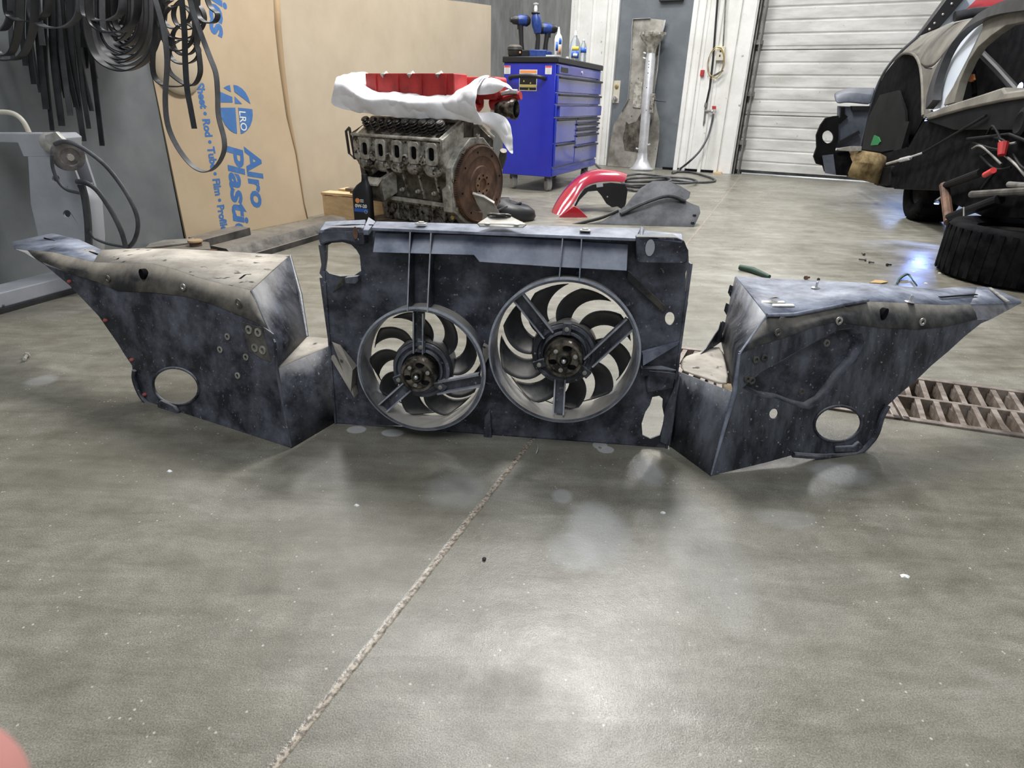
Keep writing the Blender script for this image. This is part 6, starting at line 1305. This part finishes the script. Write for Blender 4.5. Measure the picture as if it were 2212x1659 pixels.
lo_b = bpy.data.objects.new('added_lamp_beam', ll); COL.objects.link(lo_b); lo_b.location = lp_; lo_b.rotation_euler = (G(1978,535)-lp_).to_track_quat('-Z','Y').to_euler()
for nm_,a0_,a1_,b0_,b1_,c0_,c1_,mt_ in (('floor_tub',-.25,2.5,.30,.52,-1.55,-.45,'car_dark'),('cabin_bulkhead',.5,.62,.5,.85,-1.5,-.45,'car_dark'),('front_cowl',1.5,2.4,.5,.72,-1.5,-.35,'car_dark'),('front_tub_side',1.35,2.5,.30,.60,-.10,-.04,'car_dark')):
    obj(nm_, MB().plate(CS,[(a0_,b0_),(a1_,b0_),(a1_,b1_),(a0_,b1_)],(),c0_,c1_), M[mt_], T, bevel=.02)
# rear structure beyond the wheel, on a cross plane
RY = Frame(V((3.1,5.75,0)), V((1,-.12,0)))
def rp(name, pts, mt, c=0.0, th=.03, holes=(), **k):
    return obj(name, MB().plate(RY, [RY.on(u,v,c) for u,v in pts], [[RY.on(u,v,c) for u,v in h] for h in holes], c-th, c), M[mt], T, **k)
m = MB(); m.grid([[RY.P(*p,-.25) for p in ((1803,200),(1822,192),(1850,187),(1876,192),(1892,186))],[RY.P(*p,-.05) for p in ((1800,205),(1820,200),(1848,199),(1872,203),(1888,204))],[RY.P(*p,.0) for p in ((1806,228),(1822,222),(1846,224),(1868,226),(1882,228))]]); obj('rear_undertray', m, M['car_grey'], T, solid=.01, sub=1)
rp('rear_panel', [(1813,229),(1880,232),(1872,258),(1857,318),(1806,320),(1811,290)], 'car_grey', -.04, .05)
rp('rear_bar', [(1840,229),(1880,229),(1878,238),(1842,238)], 'black', .0, .04)
rp('headlight_bracket', [(1784,255),(1800,251),(1812,250),(1811,300),(1803,330),(1806,376),(1782,371),(1778,358),(1764,354),(1758,338),(1765,318),(1764,292),(1773,270)], 'car_dark', .04, .03, holes=[ell(1789,296,12.5,14,20,-.3)], label='black bracket plate with a round hole')
obj('corner_foot', MB().hull([RY.P(u,v,c) for u,v in ((1776,336),(1800,333),(1806,378),(1782,374)) for c in (.05,.14)]), M['car_grey'], T)
rp('hinge_plate', [(1808,321),(1838,316),(1862,316),(1861,326),(1836,327),(1810,325)], 'zinc', .08, .02, bevel=.003)
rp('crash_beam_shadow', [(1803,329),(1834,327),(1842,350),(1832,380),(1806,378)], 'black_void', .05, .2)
m = MB(); m.grid([[RY.P(*p,c) for p,c in (((1832,327),.0),((1862,328),.05),((1896,334),.02),((1918,346),-.1))],[RY.P(*p,c) for p,c in (((1842,350),.06),((1868,352),.10),((1894,356),.08),((1914,362),-.02))],[RY.P(*p,c) for p,c in (((1830,379),.02),((1856,386),.06),((1882,394),.05),((1904,400),-.03))]]); obj('foam_beam', m, M['foam'], T, solid=.05, label='crumbling ochre foam crash beam')
rp('latch_arm', [(1818,232),(1826,232),(1824,246),(1832,252),(1814,268),(1804,262),(1816,252)], 'car_dark', -.01, .02)
rp('body_strut', [(1812,306),(1856,282),(1858,288),(1814,313)], 'black', .0, .02)
# rear hoop with pale glass, red body behind
HP = Frame(V((3.45,5.3,0)), V((1,-.25,0)))
def hp_(name, pts, mt, c=0.0, th=.03, **k): return obj(name, MB().plate(HP, [HP.on(u,v,c) for u,v in pts], (), c-th, c), M[mt], T, **k)
hp_('roof_hoop', [(1982,80),(2050,-12),(2092,-12),(2030,60)], 'black', .04, .08, bevel=.01, label='black slanted roof hoop with rivets')
for u,v in ((2037,31),(2019,50),(2008,63),(2056,8)): obj('rivet', MB().ball(HP.P(u,v,.045), .009, 8), M['zinc'], T)
hp_('rear_window', [(2020,64),(2086,-12),(2120,-12),(2060,46)], 'white_glass', -.02, .01)
m = MB(); m.grid([[HP.P(*p,-.5) for p in ((2095,-30),(2170,-40),(2260,-40))],[HP.P(*p,-.1) for p in ((2082,6),(2150,-4),(2260,-12))],[HP.P(*p,.0) for p in ((2058,44),(2130,30),(2260,4))]]); obj('red_roof_panel', m, M['red_car'], T, solid=.02, sub=2, sharp=180, label='glossy red roof panel')
obj('cage_bar', MB().tube([HP.P(2062,36,.06),HP.P(2100,28,.06),HP.P(2150,24,.06)], .035, 12), M['rubber'], T)
# tyres: things standing on the floor, under the body
def tyre(cx,cy,R_,Wd,label,flat=False):
    ax = V((0,0,1)) if flat else CS.n; c = V((cx,cy,Wd/2 if flat else R_)); hw = Wd/2
    Tt = thing('car_wheel', label, 'wheel', V((cx,cy,0)))
    prof = [(R_*.62,-hw*.85),(R_*.80,-hw),(R_*.94,-hw*.97),(R_*.985,-hw*.84),(R_,-hw*.6),(R_,hw*.6),(R_*.985,hw*.84),(R_*.94,hw*.97),(R_*.80,hw),(R_*.62,hw*.85),(R_*.60,0)]
    ty = obj('tyre', MB().lathe(prof, c, ax, 56, closed=True), M['black_void'], Tt, sharp=50)
    g = MB()
    for k in range(40):
        a = 2*PI*k/40; zz_ = V((CS.s.y,-CS.s.x,0)) if flat else V((0,0,1)); e1 = zz_*math.cos(a)+CS.s*math.sin(a); e2 = -zz_*math.sin(a)+CS.s*math.cos(a); p = c+e1*(R_-.004)
        g.poly([p-e2*.011-ax*hw*.86,p+e2*.011-ax*hw*.86,p+e2*.011+ax*hw*.86,p-e2*.011+ax*hw*.86], e1*.006) 
    obj('tread_blocks', g, M['black_void'], ty)
    obj('rim', MB().lathe([(R_*.62,-hw*.8),(R_*.62,hw*.7),(R_*.56,hw*.6),(R_*.52,hw*.2),(R_*.2,hw*.3),(0,hw*.3)], c, ax, 40), M['steel_dark'], Tt, sharp=30)
tyre(3.22,5.0,.315,.26,'far black wheel under the dismantled car, seen left of the dangling suspension')
CSn = CS.n
tyre(2.585,3.19,.335,.27,'black tyre lying flat below the front of the dismantled car, at the right edge', True)
# ============================================================ SMALL THINGS ON THE FLOOR
def small(name, mbx, mt, label, cat, **k): return single(name, mbx, M[mt], label, cat, **k)
small('steel_rod', MB().tube([G(1598,577,.016),G(1625,583,.016),G(1662,598,.012)],[.014,.016,.010],12), 'green_dull', 'dark green steel rod lying behind the right splash panel', 'rod')
def bolt(u,v,ang,L_,r,mt,label):
    p = G(u,v,r); d_ = V((math.cos(ang),math.sin(ang),0)); m = MB().tube([p,p+d_*L_],r*.55,8); m.lathe([(r,-.008),(r,0),(0,0)],p,d_,6); small('bolt', m, mt, label, 'bolt')
bolt(57,768,-1.1,.035,.009,'zinc','small zinc screw lying on open floor left of the left splash panel')
bolt(1742,600,.5,.02,.011,'rust','rusty round bolt just behind the right splash panel')
bolt(1866,549,1.4,.03,.008,'steel_dark','dark screw standing near the car shadow, upper of three')
bolt(1868,561,2.8,.03,.008,'steel_dark','dark screw lying near the car shadow, middle of three')
bolt(1880,566,-.3,.02,.007,'steel_dark','dark screw lying near the car shadow, lower right of three')
bolt(1918,572,.1,.02,.008,'black','short black bolt right of the three dark screws')
bolt(1768,603,1.2,.02,.008,'steel_dark','dark bolt at back edge of the right splash panel')
gp = [G(u,v,.008) for u,v in ((1938,612),(1942,603),(1958,597),(1970,603),(1980,616))]; gp[2] += V((0,0,.012))
T = thing('cable_clip','bent dark green hose clip lying on floor beyond the right splash panel','clip',G(1960,606)); obj('bent_strip', MB().ribbon(smooth_path(gp,4),(.2,.9,0),.02,.008), M['green_dull'], T); obj('clip_wire', MB().tube([G(1946,598,.012),G(1958,592,.018),G(1966,594,.014)],.003,6), M['green_dull'], T)
m = MB(); lf_ = [G(u,v,.003) for u,v in ((1878,612),(1890,606),(1905,607),(1918,610),(1903,613),(1890,612))]; m.poly(lf_,(0,0,.004)); small('dry_leaf', m, 'paper_brown', 'curled brown dry leaf left of the green hose clip', 'leaf')
for u,v,r,l_ in ((366,1018,.0045,'small white chip on the floor in front of the left splash panel'),(770,1092,.004,'tiny pale chip on floor left of the joint line'),(1432,1108,.004,'tiny white flake on floor in front of the fan shroud, right of the joint'),(1955,1245,.006,'white paint flake on the open floor at the lower right'),(2000,612,.006,'pale chip on floor right of the green hose clip'),(2030,590,.006,'pale chip by the near wheel shadow'),(1975,588,.005,'pale chip between clip and blue reflection')):
    m = MB().hull([G(u,v)+V((r*1.6*math.cos(a),r*math.sin(a),.0)) for a in (0,1.3,2.4,3.7,5)]+[G(u,v)+V((r*.8*math.cos(a),r*.6*math.sin(a),.003)) for a in (0.3,2,4)]); small('floor_chip', m, 'white_pl', l_, 'chip')
m = MB().ball(G(1046,1207,.003),.004,10,(1,1,.7)); small('pebble', m, 'black', 'tiny black pebble on the floor just right of the joint line', 'pebble')
small('wire_scrap', MB().tube(smooth_path([G(1160,958,.002),G(1162,968,.010),G(1158,980,.003)],5),.001,6), 'frame_grey', 'thin curly pale fibre standing on floor under the fan shroud', 'fibre')
# ============================================================ THE PHOTOGRAPHER'S HAND (only a fingertip is in view)
def cpt(x,y,z): return CAM+RT*x+UP*y+FW*z      # metres right, up, forward of the lens: the hand holds the phone here
tipc = CAM+ray(-8,1662)*.098
DD = (-RT*.80-UP*.52-FW*.30).normalized()
def chain(bm_v, bm_e, rad, pts, rs, start=None):
    prev = start
    for p,r in zip(pts,rs):
        bm_v.append(p); rad.append(r); i = len(bm_v)-1
        if prev is not None: bm_e.append((prev,i))
        prev = i
    return prev
vs, es, rs = [], [], []
palm = tipc+DD*.105-UP*.01
vs.append(palm); rs.append(.026); root_i = 0
k1 = palm+(tipc-palm)*.30
chain(vs,es,rs,[k1, tipc+DD*.048+FW*.008, tipc+DD*.024+FW*.005, tipc+DD*.006, tipc-DD*.001],[.016,.0140,.0132,.0130,.0112],0)
for k in range(3):      # the other fingers, curled behind the phone
    o_ = -UP*(.020*(k+1)); b0 = k1+o_+DD*.006*k
    chain(vs,es,rs,[b0, b0-DD*.030-FW*.012+UP*.0, b0-DD*.034-FW*.034, b0-DD*.014-FW*.046],[.012,.0100,.0092,.0085],0)
th = palm+UP*.018-FW*.02
chain(vs,es,rs,[th, th-DD*.03-FW*.02, th-DD*.055-FW*.022, th-DD*.075-FW*.016],[.016,.0125,.0115,.010],0)
chain(vs,es,rs,[palm+DD*.05-UP*.03, palm+DD*.10-UP*.09, palm+DD*.16-UP*.17],[.026,.026,.034],0)
me = bpy.data.meshes.new('hand'); me.from_pydata([tuple(v-palm) for v in vs], es, []); o = bpy.data.objects.new('photographer_hand', me); COL.objects.link(o); o.location = palm
sk = o.modifiers.new('skin','SKIN'); sk.use_smooth_shade = True
for i,r in enumerate(rs): me.skin_vertices[0].data[i].radius = (r,r); me.skin_vertices[0].data[i].use_root = (i == 0)
sb = o.modifiers.new('sub','SUBSURF'); sb.levels = sb.render_levels = 3; me.materials.append(M['skin'])
dg = bpy.context.evaluated_depsgraph_get(); nm2 = bpy.data.meshes.new_from_object(o.evaluated_get(dg)); o.modifiers.clear(); o.data = nm2; nm2.shade_smooth()
if not nm2.materials: nm2.materials.append(M['skin'])
tag(o, "pink blurred fingertip of the photographer's hand at the lower left corner", 'hand')

# daylight window added in the garage door for bluish floor tint, hidden behind car
e2, nt_, b2_ = _m('added_daylight_pane'); b2_.inputs['Base Color'].default_value = (.5,.6,.8,1); b2_.inputs['Emission Color'].default_value = (.36,.52,1,1); b2_.inputs['Emission Strength'].default_value = 5
sw = (V((4.45,7.55,0))-WF.o).dot(WF.s)
wd = struct('added_window', MB().plate(WF, [(sw-.1,.55),(sw+1.1,.55),(sw+1.1,1.15),(sw-.1,1.15)], (), GC+.012, GC+.02), e2)
struct('added_window_frame', MB().plate(WF, [(sw-.16,.49),(sw+1.16,.49),(sw+1.16,1.21),(sw-.16,1.21)], [[(sw-.1,.55),(sw+1.1,.55),(sw+1.1,1.15),(sw-.1,1.15)]], GC+.01, GC+.035), M['black'], wd)
